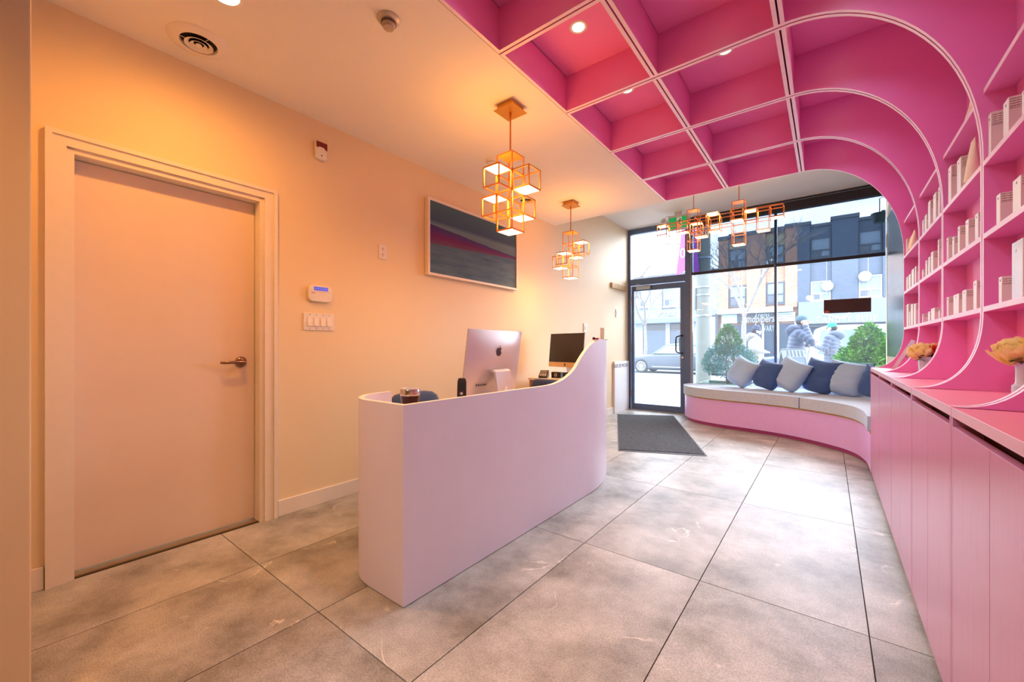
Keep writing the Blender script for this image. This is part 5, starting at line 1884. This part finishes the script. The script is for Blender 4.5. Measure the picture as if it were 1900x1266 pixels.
# ---- utility pole and banner
pc = px(1305, 600, Y=11.1)
t = thing('utility_pole', 'pale concrete utility pole on the sidewalk behind the left window pane', 'pole', (pc.x, 11.1, -.02))
MB().tube([(pc.x, 11.1, -.03), (pc.x, 11.1, 3), (pc.x, 11.1, 8.5)], [.18, .165, .135], 18).build('pole_shaft', pole_c, t, smooth=40)
for z in (1.9, 2.42, 2.62, 3.35):
    MB().lathe([(.165, -.02), (.185, -.02), (.185, .02), (.165, .02)], (pc.x, 11.1, z), 18).build('steel_band', frame_lite, t)
MB().lathe([(0, 0), (.11, .0), (.115, .03), (.115, .52), (.10, .55), (0, .56)], (pc.x - .26, 11.05, 2.05), 16).build('meter_can', M('can_grey', (148, 156, 160), .5), t, smooth=40)
bx0, bx1 = px(1256, 500, Y=11.0).x, px(1300, 500, Y=11.0).x
zt_, zb_ = px(1280, 402, Y=11.0).z, px(1280, 512, Y=11.0).z
t = thing('street_banner', 'purple swallowtail street banner with white mark beside the utility pole', 'banner', ((bx0 + bx1) / 2, 10.9, zb_))
xm = (bx0 + bx1) / 2
bw = bx1 - bx0
MB().prism([(bx0, zb_), (xm + bw * .02, zb_ + .16), (bx1, zb_), (bx1 - bw * .17, zt_ - .4), (bx1 - bw * .24, zt_), (bx0 + bw * .30, zt_), (bx0 + bw * .24, zt_ - .4)], 'y', 10.895, 10.905).build('cloth', M('banner_purple', (176, 70, 190), .7), t)
ringp = [(xm - bw * .20 + .05 * cos(2 * pi * k / 20), 10.89, zb_ + .58 + .11 * sin(2 * pi * k / 20)) for k in range(21)]
MB().tube(ringp, .018, 6, cap=False).build('ring_mark', white_sign, t)
MB().box(xm + bw * .12, xm + bw * .20, 10.885, 10.893, zb_ + .45, zb_ + .95).build('bar_mark', white_sign, t)
MB().tube([(bx0 + bw * .2, 10.9, zt_ + .01), (pc.x, 11.02, zt_ + .01)], .018, 8).build('banner_arm', frame_d, t)

# ---- parked cars
def car(cx, cy, yaw, L, Wd, H, body_m, label, kind='sedan', name='parked_car'):
    """local +X is the front of the car"""
    T = Matrix.Translation((cx, cy, -.14)) @ Matrix.Rotation(yaw, 4, 'Z')
    t = thing(name, label, 'car' if kind != 'van' else 'van', (cx, cy, -.14))
    h = L / 2
    g = .17
    if kind == 'sedan':
        low_ = [(-h, .45), (-h + .02, .78), (-h + .25, .90), (-.28 * L, .93), (.16 * L, .90), (h - .35, .76), (h - .05, .62), (h, .42), (h - .08, g + .06), (h - .5, g), (-h + .5, g), (-h + .06, g + .08)]
        cab = [(-.40 * L, .90), (-.22 * L, H - .05), (-.05 * L, H), (.06 * L, H - .04), (.20 * L, .90)]
    else:
        low_ = [(-h, .5), (-h + .02, .95), (-h + .12, 1.02), (.22 * L, 1.02), (h - .35, .92), (h - .04, .72), (h, .45), (h - .08, g + .1), (h - .5, g + .04), (-h + .5, g + .04), (-h + .06, g + .12)]
        cab = [(-h + .06, 1.0), (-h + .22, H - .1), (-h + .5, H), (.05 * L, H), (.14 * L, H - .08), (.30 * L, 1.0)]
    MB().prism(low_, 'y', -Wd / 2, Wd / 2, T=T).build('body', body_m, t, bevel=.09, seg=3, smooth=50)
    # cabin tapering inwards to the roof
    m_ = MB()
    n = len(cab)
    zb_, zt2 = cab[0][1], H
    for sgn in (-1, 1):
        for (x, z) in cab:
            f = (z - zb_) / (zt2 - zb_)
            m_.v.append(T @ Vector((x, sgn * (Wd / 2 - .06 - .16 * f), z)))
    m_.f.append(list(range(n))[::-1]); m_.m.append(0)
    m_.f.append([n + i for i in range(n)]); m_.m.append(0)
    for i in range(n):
        k = (i + 1) % n
        m_.f.append([i, k, n + k, n + i]); m_.m.append(0)
    m_.build('cabin', body_m, t, bevel=.05, seg=2, smooth=50)
    def side_pt(x, z, sgn, off=.008):
        f = (z - zb_) / (zt2 - zb_)
        return T @ Vector((x, sgn * (Wd / 2 - .06 - .16 * f + off), z))
    x_f0, x_f1 = cab[-1][0] - .12, cab[-2][0] - .02
    x_r0, x_r1 = cab[0][0] + .18, cab[1][0] + .08
    zl, zh = zb_ + .06, H - .13
    xm = (x_f1 + x_r1) / 2
    for sgn in (-1, 1):
        for (p0, p1, p2, p3) in (((xm + .03, zl), (x_f0 - .12, zl), (x_f1, zh), (xm + .03, zh)), ((x_r0 + .05, zl), (xm - .03, zl), (xm - .03, zh), (x_r1 + .05, zh))):
            a_ = [side_pt(*q, sgn) for q in (p0, p1, p2, p3)]
            b2 = [side_pt(q[0], q[1], sgn, -.01) for q in (p0, p1, p2, p3)]
            MB().add(a_ + b2, [(0, 1, 2, 3), (7, 6, 5, 4), (0, 4, 5, 1), (1, 5, 6, 2), (2, 6, 7, 3), (3, 7, 4, 0)]).build('side_window', car_glass, t)
        MB().box(-.02 * L, -.02 * L + .16, sgn * Wd / 2 - .012, sgn * Wd / 2 + .02, .74, .77, T=T).build('door_handle', body_m, t)
    for (i0, i1, nm) in ((-2, -1, 'windscreen'), (0, 1, 'rear_window')):
        (xa_, za_), (xb2, zb2) = cab[i0], cab[i1]
        q = []
        for (x, z, wdt) in ((xa_, za_, .0), (xb2, zb2, .0)):
            f = (z - zb_) / (zt2 - zb_)
            hw = Wd / 2 - .06 - .16 * f - .08
            q += [(x, -hw, z), (x, hw, z)]
        d_ = Vector((.02 if i0 == -2 else -.02, 0, .02))
        c_ = sum((Vector(v) for v in q), Vector()) / 4
        q = [c_ + (Vector(v) - c_) * .9 for v in q]
        v8 = [T @ (v + d_) for v in q] + [T @ (v + d_ * .2) for v in q]
        MB().add(v8, [(0, 1, 3, 2), (4, 6, 7, 5), (0, 4, 5, 1), (1, 5, 7, 3), (3, 7, 6, 2), (2, 6, 4, 0)]).build(nm, car_glass, t)
    R = .335
    tyre, rimm = M('tyre', (50, 52, 56), .8), M('alloy', (176, 182, 188), .3, .7)
    for sx in (-.295 * L, .30 * L):
        for sgn in (-1, 1):
            Tw = T @ Matrix.Translation((sx, sgn * (Wd / 2 - .09), R)) @ Matrix.Rotation(rad(90 if sgn < 0 else -90), 4, 'X')
            wo = MB().lathe([(R * .66, -.10), (R * .95, -.105), (R, -.07), (R, .07), (R * .95, .105), (R * .66, .10), (R * .64, 0), (R * .66, -.10)], (0, 0, 0), 28, T=Tw).build('wheel', tyre, t, smooth=40)
            r_ = MB().lathe([(R * .67, .07), (R * .67, .104), (R * .60, .104), (R * .58, .05), (0, .04)], (0, 0, 0), 28, T=Tw)
            for k in range(10):
                a_ = 2 * pi * k / 10
                c, s_ = cos(a_), sin(a_)
                r_.bar(Tw @ Vector((.03 * c, .03 * s_, .085)), Tw @ Vector((R * .62 * c, R * .62 * s_, .092)), .03)
            r_.lathe([(0, .10), (.05, .10), (.05, .06), (0, .06)], (0, 0, 0), 14, T=Tw)
            r_.build('rim', rimm, wo, smooth=40)
    for sgn in (-1, 1):
        MB().box(h - .20, h - .03, sgn * Wd * .36 - .17, sgn * Wd * .36 + .17, .60 if kind == 'sedan' else .68, .70 if kind == 'sedan' else .80, T=T).build('headlight', M('headlight', (220, 224, 228), .1, spec=.8), t, bevel=.02)
        zt3 = .70 if kind == 'sedan' else .92
        MB().box(-h - .012, -h + .10, sgn * Wd * .37 - .16, sgn * Wd * .37 + .16, zt3 - .08, zt3 + .08, T=T).build('tail_light', M('tail_red', (214, 40, 70), .2), t, bevel=.02)
    MB().box(-.19 * L, .19 * L, -Wd / 2 - .004, Wd / 2 + .004, .30, .335, T=T).build('sill_strip', M('sill_trim', (170, 176, 182), .3, .6), t)
    return t


sedan_m = M('car_charcoal', (56, 64, 76), .25, .3, coat=.8)
p = px(1262, 660, Y=20.4)
car(-5.75, 20.4, rad(180), 4.78, 1.84, 1.42, sedan_m, 'charcoal parked sedan seen through the glass entrance door')
p = px(1424, 660, Y=20.6)
car(-.75, 20.6, rad(180), 4.4, 1.8, 1.40, M('car_steel_blue', (84, 100, 122), .25, .3, coat=.8), 'blue grey parked car behind the person in white')
p = px(1497, 640, Y=15.2)
car(p.x + 2.35, 15.2, 0, 4.7, 1.95, 1.86, M('van_white', (172, 168, 172), .3, coat=.7), 'white van with red tail light parked at the near curb', 'van', 'parked_van')

# ---- planters with shrubs
def shrub(x, y, z0, tiers, label, cols, n, seed, lsize=.045, box=(.40, .36, .50)):
    rnd = random.Random(seed)
    t = thing('potted_shrub', label, 'shrub', (x, y, -.02), 'shrubs in planters outside the window')
    bx, by, bh = box
    pm = M('planter_green_grey', (92, 122, 112), .5)
    m_ = MB()
    o_ = [(-bx, -by), (bx, -by), (bx, by), (-bx, by)]
    for (sx, z) in ((.90, -.02), (1.0, bh), (.93, bh), (.86, bh - .10)):
        for (a_, b2) in o_:
            m_.v.append(Vector((x + a_ * sx, y + b2 * sx, z)))
    m_.f.append([3, 2, 1, 0]); m_.m.append(0)
    for k in range(3):
        for i in range(4):
            j = (i + 1) % 4
            m_.f.append([k * 4 + i, k * 4 + j, k * 4 + 4 + j, k * 4 + 4 + i]); m_.m.append(0)
    m_.build('planter_box', pm, t)
    MB().box(x - bx * .88, x + bx * .88, y - by * .88, y + by * .88, bh - .12, bh - .05).build('soil', M('soil', (60, 48, 38), .95), t)
    st = MB()
    for k in range(5):
        st.tube([(x + rnd.uniform(-.05, .05), y + rnd.uniform(-.05, .05), bh - .1), (x + rnd.uniform(-.15, .15), y + rnd.uniform(-.15, .15), bh + .35), (x + rnd.uniform(-.08, .08), y, z0 + .75)], [.014, .01, .004], 5)
    st.build('stems', M('shrub_bark', (90, 72, 54), .9), t)
    for ti, (zc, rx, rz, share) in enumerate(tiers):
        m_ = MB()
        for i in range(int(n * share)):
            th = math.acos(rnd.uniform(-.75, 1))
            ph = rnd.uniform(0, 2 * pi)
            rr = rnd.uniform(.55, 1.0) ** .5 * (1 + .10 * sin(5 * ph + 3 * th + seed))
            nrm = Vector((sin(th) * cos(ph), sin(th) * sin(ph), cos(th)))
            prof_ = 1.0 if ti == 0 else (1 - .35 * max(0, cos(th)))
            p_ = Vector((x, y, zc)) + Vector((nrm.x * rx * prof_, nrm.y * rx * prof_, nrm.z * rz)) * rr
            d_ = (nrm + Vector((rnd.uniform(-1, 1), rnd.uniform(-1, 1), rnd.uniform(-.4, 1))) * .9).normalized()
            s_ = d_.cross(Vector((rnd.uniform(-1, 1), rnd.uniform(-1, 1), rnd.uniform(-1, 1))))
            if s_.length < .1:
                continue
            ls = lsize * rnd.uniform(.7, 1.25)
            s_ = s_.normalized() * ls * .32
            up_ = d_.cross(s_).normalized() * ls * .10
            m_.add([p_, p_ + d_ * ls * .5 + s_ + up_, p_ + d_ * ls, p_ + d_ * ls * .5 - s_ + up_], [(0, 1, 2), (0, 2, 3)])
        m_.build('foliage', cols[ti], t, kind='stuff')


g_blue = M('leaf_blue_green', (70, 128, 104), .5, rgb2=(96, 142, 150), scale=14)
g_mid = M('leaf_mid_green', (84, 140, 62), .5, rgb2=(52, 110, 70), scale=10)
g_lime = M('leaf_lime_green', (122, 186, 44), .5, rgb2=(48, 122, 56), scale=7)
q = px(1351, 690, Y=7.86)
shrub(q.x, 7.86, .52, [(.86, .40, .31, .70), (1.20, .20, .30, .30)], 'two-tiered blue green shrub in square planter behind the left pillow', [g_blue, g_mid], 11000, 3, .030)
q = px(1612, 690, Y=7.92)
shrub(q.x, 7.92, .52, [(.82, .40, .32, .6), (1.10, .22, .34, .4)], 'leafy lime green shrub in planter at the right window edge', [g_lime, g_lime], 6500, 9, .055)

# hanging pot on the facade
q = px(1632, 404, Y=7.42)
t = thing('hanging_pot', 'dark green pot hanging outside the top right window corner', 'pot', (q.x + .01, 7.42, q.z))
MB().lathe([(0, -.07), (.055, -.07), (.062, -.06), (.082, .035), (.092, .035), (.092, .06), (.078, .06), (.06, -.05), (0, -.05)], (q.x, 7.42, q.z), 24).build('pot', M('pot_green', (40, 66, 62), .5), t, smooth=40)
MB().tube([(q.x, 7.42, q.z + .05), (q.x, 7.42, q.z + .26), (q.x + .10, 7.36, q.z + .28)], .006, 6).build('hanger', frame_d, t)
MB().box(q.x + .05, .70, 7.31, 7.40, q.z + .27, q.z + .29).build('bracket', frame_d, t)

# A-frame board on the sidewalk
q = px(1472, 690, Y=9.2)
ax, ay = q.x, 9.2
t = thing('sandwich_board', 'white plastic A-frame sandwich board standing on the sidewalk', 'sign', (ax, ay, -.02))
wp = M('board_plastic', (126, 130, 138), .5)
dk = M('board_slot', (70, 76, 90), .6)
for sgn in (-1, 1):
    Tp = Matrix.Translation((ax, ay, 1.07)) @ Matrix.Rotation(rad(-48), 4, 'Z') @ Matrix.Rotation(rad(17) * sgn, 4, 'Y')
    f = MB()
    f.box(-.012, .012, -.24, -.18, -1.09, 0, T=Tp).box(-.012, .012, .18, .24, -1.09, 0, T=Tp).box(-.012, .012, -.18, .18, -.16, 0, T=Tp).box(-.012, .012, -.18, .18, -1.02, -.93, T=Tp)
    po = f.build('frame_panel', wp, t)
    MB().box(-.006, .006, -.18, .18, -.93, -.16, T=Tp).build('face', M('board_face', (92, 100, 116), .5, var=.1, scale=3), po)
    s_ = MB()
    for k in range(5):
        y = -.14 + k * .07
        for xx in (-.0135, .012):
            s_.box(xx, xx + .0015, y - .014, y + .014, -.145, -.03, T=Tp)
            s_.box(xx + .0045 * (-1 if xx < 0 else -4), xx + .006 * (-1 if xx < 0 else -3), y - .014, y + .014, -.42, -.22, T=Tp) if False else None
    s_.build('handle_slots', dk, po)
s_ = MB().tube([(ax - .17, ay - .155, 1.065), (ax + .17, ay + .155, 1.065)], .018, 8).build('hinge_rod', dk, t)

# mirrored lettering on the right pane (reads from the street)
lt = M('vinyl_letter', (222, 228, 236), .5)
p = px(1520, 653, Y=YW + .006)
text_obj('vinyl_lettering', 'MEDICAL', .075, lt, frame_T((p.x, YW + .006, p.z), (-1, 0, 0), (0, 0, 1)), win, depth=.001, spacing=1.25)
text_obj('vinyl_lettering', 'SKIN CARE', .055, lt, frame_T((p.x, YW + .006, p.z - .10), (-1, 0, 0), (0, 0, 1)), win, depth=.001, spacing=1.1)
b_ = MB()
xo, zo = p.x, p.z
for (x0, x1, z0, z1) in ((xo - .30, xo + .14, zo + .062, zo + .066), (xo + .136, xo + .14, zo - .16, zo + .062)):
    b_.box(x0, x1, YW + .0055, YW + .0065, z0, z1)
b_.build('vinyl_border', lt, win, kind='stuff')

# ================================================================== PEOPLE ON THE SIDEWALK
def capsule(m_, p, q, r1, r2, n=12):
    p, q = Vector(p), Vector(q)
    m_.tube([p, q], [r1, r2], n)
    m_.ball(p, r1, n, 8)
    m_.ball(q, r2, n, 8)


def remesh(o, vox, sm=6):
    r = o.modifiers.new('remesh', 'REMESH')
    r.mode = 'VOXEL'
    r.voxel_size = vox
    r.use_smooth_shade = True
    s_ = o.modifiers.new('smooth', 'SMOOTH')
    s_.iterations = sm
    s_.factor = .5
    return o


def hand(m_, w, d_, up, side, grip=.5, S=1.0):
    """palm, four bent fingers of unequal length and a thumb from the side of the palm"""
    d_ = Vector(d_).normalized()
    up = Vector(up)
    up = (up - d_ * up.dot(d_)).normalized()      # back-of-hand normal
    lat = d_.cross(up) * side                      # thumb side
    w = Vector(w)
    for k in (-.022, 0, .022):
        capsule(m_, w + lat * k * .7 * S, w + d_ * .085 * S + lat * k * S, .014 * S, .013 * S, 8)
    for k, (ln, o_) in enumerate(((.068, .030), (.078, .010), (.072, -.010), (.056, -.028))):
        a0 = w + d_ * .088 * S + lat * o_ * S
        a1 = a0 + (d_ - up * grip * .6).normalized() * ln * .5 * S
        a2 = a1 + (d_ * (1 - grip) - up * (grip + .15)).normalized() * ln * .5 * S
        capsule(m_, a0, a1, .0095 * S, .0088 * S, 7)
        capsule(m_, a1, a2, .0088 * S, .0078 * S, 7)
    b0 = w + d_ * .025 * S + lat * .026 * S
    b1 = b0 + (lat * .7 + d_ * .6 - up * .3).normalized() * .036 * S
    b2 = b1 + (d_ * .85 + lat * .1 - up * .5).normalized() * .03 * S
    capsule(m_, b0, b1, .012 * S, .010 * S, 7)
    capsule(m_, b1, b2, .010 * S, .0085 * S, 7)


def person(loc, yaw, H, label, jacket, trousers, hat, arms, skin=(224, 180, 156), puff=0.0, hood=None, mask=False, lean=0.0, legs=((.06, .0), (-.06, .0)), gloves=None, hem=.80, collar=None, hair=(46, 38, 36)):
    """forward is local +Y, right is local +X, unit height scaled to H (bare head 1.72)"""
    k = H / 1.72
    T = Matrix.Translation(loc) @ Matrix.Rotation(yaw, 4, 'Z') @ Matrix.Scale(k, 4)
    t = thing('person', label, 'person', loc)
    lean_y = lean
    def L(p):
        p = Vector(p)
        if p.z > .9:
            p.y += lean_y * (p.z - .9)
        return p
    hips = [Vector((.088, 0, .90)), Vector((-.088, 0, .90))]
    knees = [Vector((.095, legs[0][0] + .02, .48)), Vector((-.095, legs[1][0] + .02, .48))]
    ank = [Vector((.095, legs[0][1], .085)), Vector((-.095, legs[1][1], .085))]
    body = MB()
    # torso and neck
    capsule(body, (0, 0, .93), L((0, -.005, 1.12)), .135, .125)
    for sx in (-.075, .075):
        capsule(body, (sx * .8, 0, .93), L((sx, 0, 1.30)), .11, .105)
    capsule(body, L((-.12, -.01, 1.39)), L((.12, -.01, 1.39)), .075, .075)
    capsule(body, L((0, -.01, 1.40)), L((0, .012, 1.53)), .058, .052)
    # head
    hc = L((0, .03, 1.615))
    body.ball(hc + Vector((0, -.008, .02)), (.074, .094, .095), 20, 14)
    body.ball(hc + Vector((0, .018, -.045)), (.058, .072, .075), 18, 12)
    capsule(body, hc + Vector((0, .088, .006)), hc + Vector((0, .112, -.022)), .009, .0135, 10)   # nose
    body.ball(hc + Vector((0, .086, -.062)), (.024, .012, .008), 10, 8)                         # lips
    body.ball(hc + Vector((0, .074, -.098)), (.026, .020, .018), 10, 8)                         # chin
    capsule(body, hc + Vector((-.045, .082, .028)), hc + Vector((.045, .082, .028)), .010, .010, 8)  # brow
    for sx in (-1, 1):
        body.ball(hc + Vector((sx * .077, -.008, -.012)), (.010, .022, .032), 10, 8)             # ears
    # legs
    for i in (0, 1):
        capsule(body, hips[i], knees[i], .085, .056)
        capsule(body, knees[i], ank[i], .055, .040)
        capsule(body, ank[i] + Vector((0, -.02, -.04)), ank[i] + Vector((0, .15, -.05)), .042, .034)
    # arms and hands
    for (sh_, el, wr, dr, up, sd, grip) in arms:
        capsule(body, L(sh_), L(el), .050, .040)
        capsule(body, L(el), L(wr), .040, .028)
        w_ = L(wr)
        if gloves is None:
            hand(body, w_, dr, up, sd, grip)
        else:
            hand(body, w_, dr, up, sd, grip, 1.0)
    for i in range(len(body.v)):
        body.v[i] = T @ body.v[i]
    sk = M('skin_%d_%d' % (skin[0], skin[1]), skin, .55)
    remesh(body.build('body', sk, t), .0085, 3)
    # eyes
    for sx in (-1, 1):
        e_ = MB().ball(T @ (hc + Vector((sx * .031, .087, .010))), .0105 * k, 10, 8).build('eye', M('eye_dark', (40, 30, 28), .2), t, smooth=60)
    # trousers
    m_ = MB()
    capsule(m_, (-.06, 0, .93), (.06, 0, .93), .125, .125)
    for i in (0, 1):
        capsule(m_, hips[i], knees[i], .100, .074)
        capsule(m_, knees[i], ank[i] + Vector((0, 0, .03)), .072, .062)
    m_.v = [T @ v for v in m_.v]
    remesh(m_.build('trousers', trousers, t), .016, 4)
    for i in (0, 1):
        b2 = MB()
        capsule(b2, ank[i] + Vector((0, -.025, .03)), ank[i] + Vector((0, -.03, -.035)), .056, .055)
        capsule(b2, ank[i] + Vector((0, -.03, -.04)), ank[i] + Vector((0, .17, -.048)), .052, .042)
        b2.box(ank[i].x - .05, ank[i].x + .05, -.085 + ank[i].y, .215 + ank[i].y, -.0, .022)
        b2.v = [T @ v for v in b2.v]
        remesh(b2.build('boot', M('boot_dark', (50, 46, 48), .6), t), .012, 3)
    # jacket: quilted rings when puff > 0
    m_ = MB()
    def quilt(p, q, r1, r2, step=.075, sx=1.0, sy=1.0):
        p, q = Vector(p), Vector(q)
        if puff <= 0:
            capsule(m_, p, q, r1, r2, 16)
            return
        n_ = max(2, int((q - p).length / step))
        for i in range(n_ + 1):
            f = i / n_
            r = r1 + (r2 - r1) * f
            c = p + (q - p) * f
            d_ = (q - p).normalized()
            m_.tube([c - d_ * step * .52, c - d_ * step * .3, c, c + d_ * step * .3, c + d_ * step * .52], [r - puff, r - puff * .3, r, r - puff * .3, r - puff], 16)
    quilt((-.085, 0, hem), L((-.085, -.005, 1.34)), .150, .135)
    quilt((.085, 0, hem), L((.085, -.005, 1.34)), .150, .135)
    quilt((0, -.02, hem), L((0, -.01, 1.36)), .165, .145)
    capsule(m_, L((-.125, -.015, 1.385)), L((.125, -.015, 1.385)), .095, .095, 16)
    capsule(m_, L((0, -.01, 1.42)), L((0, .005, 1.50)), .095, .085, 16)
    for (sh_, el, wr, dr, up, sd, grip) in arms:
        quilt(L(sh_), L(el), .088, .074)
        e2 = L(wr) - (L(wr) - L(el)).normalized() * .01
        quilt(L(el), e2, .074, .054)
        capsule(m_, L(el), L(el), .076, .076, 12)
    m_.v = [T @ v for v in m_.v]
    remesh(m_.build('jacket', jacket, t), .012, 2 if puff else 5)
    if hood:
        m_ = MB()
        pts = []
        for i in range(13):
            a_ = rad(-25 + 230 * i / 12)
            pts.append(T @ L((.115 * cos(a_), -.02 - .10 * sin(a_), 1.475 + .02 * sin(a_))))
        m_.tube(pts, [.045 * k, .05 * k, .058 * k, .066 * k, .072 * k, .076 * k, .076 * k, .076 * k, .072 * k, .066 * k, .058 * k, .05 * k, .045 * k], 12)
        m_.ball(T @ L((0, -.13, 1.44)), (.105 * k, .075 * k, .10 * k), 14, 10)
        remesh(m_.build('hood', hood, t), .012, 4)
    if collar:
        m_ = MB().lathe([(.080, -.055), (.088, -.02), (.090, .03), (.084, .055), (.070, .05), (.070, -.05), (.080, -.055)], (0, 0, 0), 24, T=T @ Matrix.Translation(L((0, .012, 1.50))))
        m_.build('neck_gaiter', collar, t, smooth=60)
    # hair under the hat
    MB().ball((0, 0, 0), (.078, .09, .085), 18, 12, T=T @ Matrix.Translation(hc + Vector((0, -.022, .012)))).build('hair', M('hair_%d' % hair[0], hair, .7), t, smooth=60)
    kind, hm = hat[0], hat[1]
    if kind == 'beanie':
        m_ = MB().lathe([(.086, -.02), (.092, -.015), (.093, .03), (.088, .035), (.086, .06), (.070, .10), (.04, .125), (0, .132)], (0, 0, 0), 24, T=T @ Matrix.Translation(hc + Vector((0, -.006, .028))) @ Matrix.Rotation(rad(-10), 4, 'X') @ Matrix.Diagonal((.92, 1.12, 1, 1)))
        m_.build('beanie', hm, t, smooth=60)
        MB().tube([T @ (hc + Vector((-.06, -.05, -.0))), T @ (hc + Vector((0, -.125, .01))), T @ (hc + Vector((.06, -.05, -.0)))], .02 * k, 8).build('beanie_cuff', hm, t, smooth=60)
    else:
        m_ = MB().lathe([(.084, -.02), (.088, .0), (.086, .04), (.072, .078), (.04, .10), (0, .106)], (0, 0, 0), 24, T=T @ Matrix.Translation(hc + Vector((0, -.008, .034))) @ Matrix.Diagonal((.93, 1.12, 1, 1)))
        m_.build('cap_crown', hm, t, smooth=60)
        n = 12
        v_ = []
        for zz in (0, .006):
            for i in range(n + 1):
                a_ = pi * i / n
                v_.append((.080 * cos(a_), .062 + .115 * sin(a_), .018 - .02 * sin(a_) + zz - .02 * cos(a_) ** 2))
        fs_ = [list(range(n + 1))[::-1], [n + 1 + i for i in range(n + 1)]] + [[i, i + 1, n + 2 + i, n + 1 + i] for i in range(n)] + [[n, 0, n + 1, 2 * n + 1]]
        MB().add([T @ (hc + Vector(q_)) for q_ in v_], fs_).build('cap_brim', hat[2] if len(hat) > 2 else hm, t)
    if mask:
        m_ = MB().ball((0, 0, 0), (.062, .066, .058), 18, 12, T=T @ Matrix.Translation(hc + Vector((0, .042, -.055))))
        m_.build('face_mask', M('mask_white', (200, 200, 200), .7), t, smooth=60)
    if gloves:
        m_ = MB()
        for (sh_, el, wr, dr, up, sd, grip) in arms[:1]:
            hand(m_, L(wr), dr, up, sd, grip, 1.25)
            capsule(m_, L(wr), L(wr) - Vector(dr).normalized() * .04, .04, .045)
        m_.v = [T @ v for v in m_.v]
        remesh(m_.build('glove', gloves, t), .009, 2)
    return t


cloth_dark = M('trouser_dark', (58, 62, 74), .85)
puff_blue = M('puffer_slate_blue', (66, 76, 104), .55, var=.1, scale=14)
puff_grey = M('puffer_grey_blue', (84, 92, 112), .55, var=.1, scale=14)
coat_white = M('coat_cream_white', (150, 146, 140), .75, var=.05, scale=10)
hat_navy = M('knit_navy', (62, 66, 88), .9, var=.2, scale=60)
cap_teal = M('cap_slate_teal', (70, 100, 114), .8)
cap_green = M('cap_green', (40, 150, 120), .8)

q = px(1401, 640, Y=11.6)
person((q.x, 11.6, -.02), rad(-68), 1.63, 'person in cream white coat, dark beanie and white mask, walking right', coat_white, cloth_dark, ('beanie', hat_navy),
       [((.185, 0, 1.39), (.245, -.06, 1.13), (.12, .19, 1.07), (-.5, .8, .1), (.2, 0, 1), 1, .5), ((-.185, 0, 1.39), (-.25, -.02, 1.13), (-.10, .22, 1.06), (.5, .8, .1), (-.2, 0, 1), -1, .5)],
       mask=True, legs=((.10, .16), (-.06, -.18)), collar=hat_navy, hood=coat_white)
q = px(1474, 640, Y=10.0)
person((q.x, 10.0, -.02), rad(-86), 1.74, 'person in slate blue puffer and teal cap raising a hand to the head', puff_blue, cloth_dark, ('cap', cap_teal, M('brim_cream', (206, 196, 180), .8)),
       [((.185, 0, 1.39), (.27, .20, 1.24), (.125, .09, 1.52), (-.15, -.1, 1), (1, .2, .1), 1, .75), ((-.185, 0, 1.39), (-.23, .08, 1.14), (-.12, .26, 1.20), (.4, .8, .2), (-.3, 0, 1), -1, .6)],
       puff=.014, lean=.14, legs=((.05, .05), (-.02, -.12)), hood=M('hood_navy', (60, 68, 96), .7))
q = px(1546, 640, Y=11.7)
person((q.x, 11.7, -.02), rad(62), 1.66, 'person in grey quilted puffer and green cap, seen from behind facing left', puff_grey, cloth_dark, ('cap', cap_green),
       [((-.185, 0, 1.39), (-.24, .05, 1.13), (-.16, .28, 1.19), (.1, 1, .15), (0, -.2, 1), 1, .6), ((.185, 0, 1.39), (.245, -.02, 1.12), (.235, .06, .87), (0, .25, -1), (1, 0, .1), -1, .4)],
       puff=.016, gloves=M('glove_navy', (50, 58, 88), .8), hood=puff_grey, hem=.76)
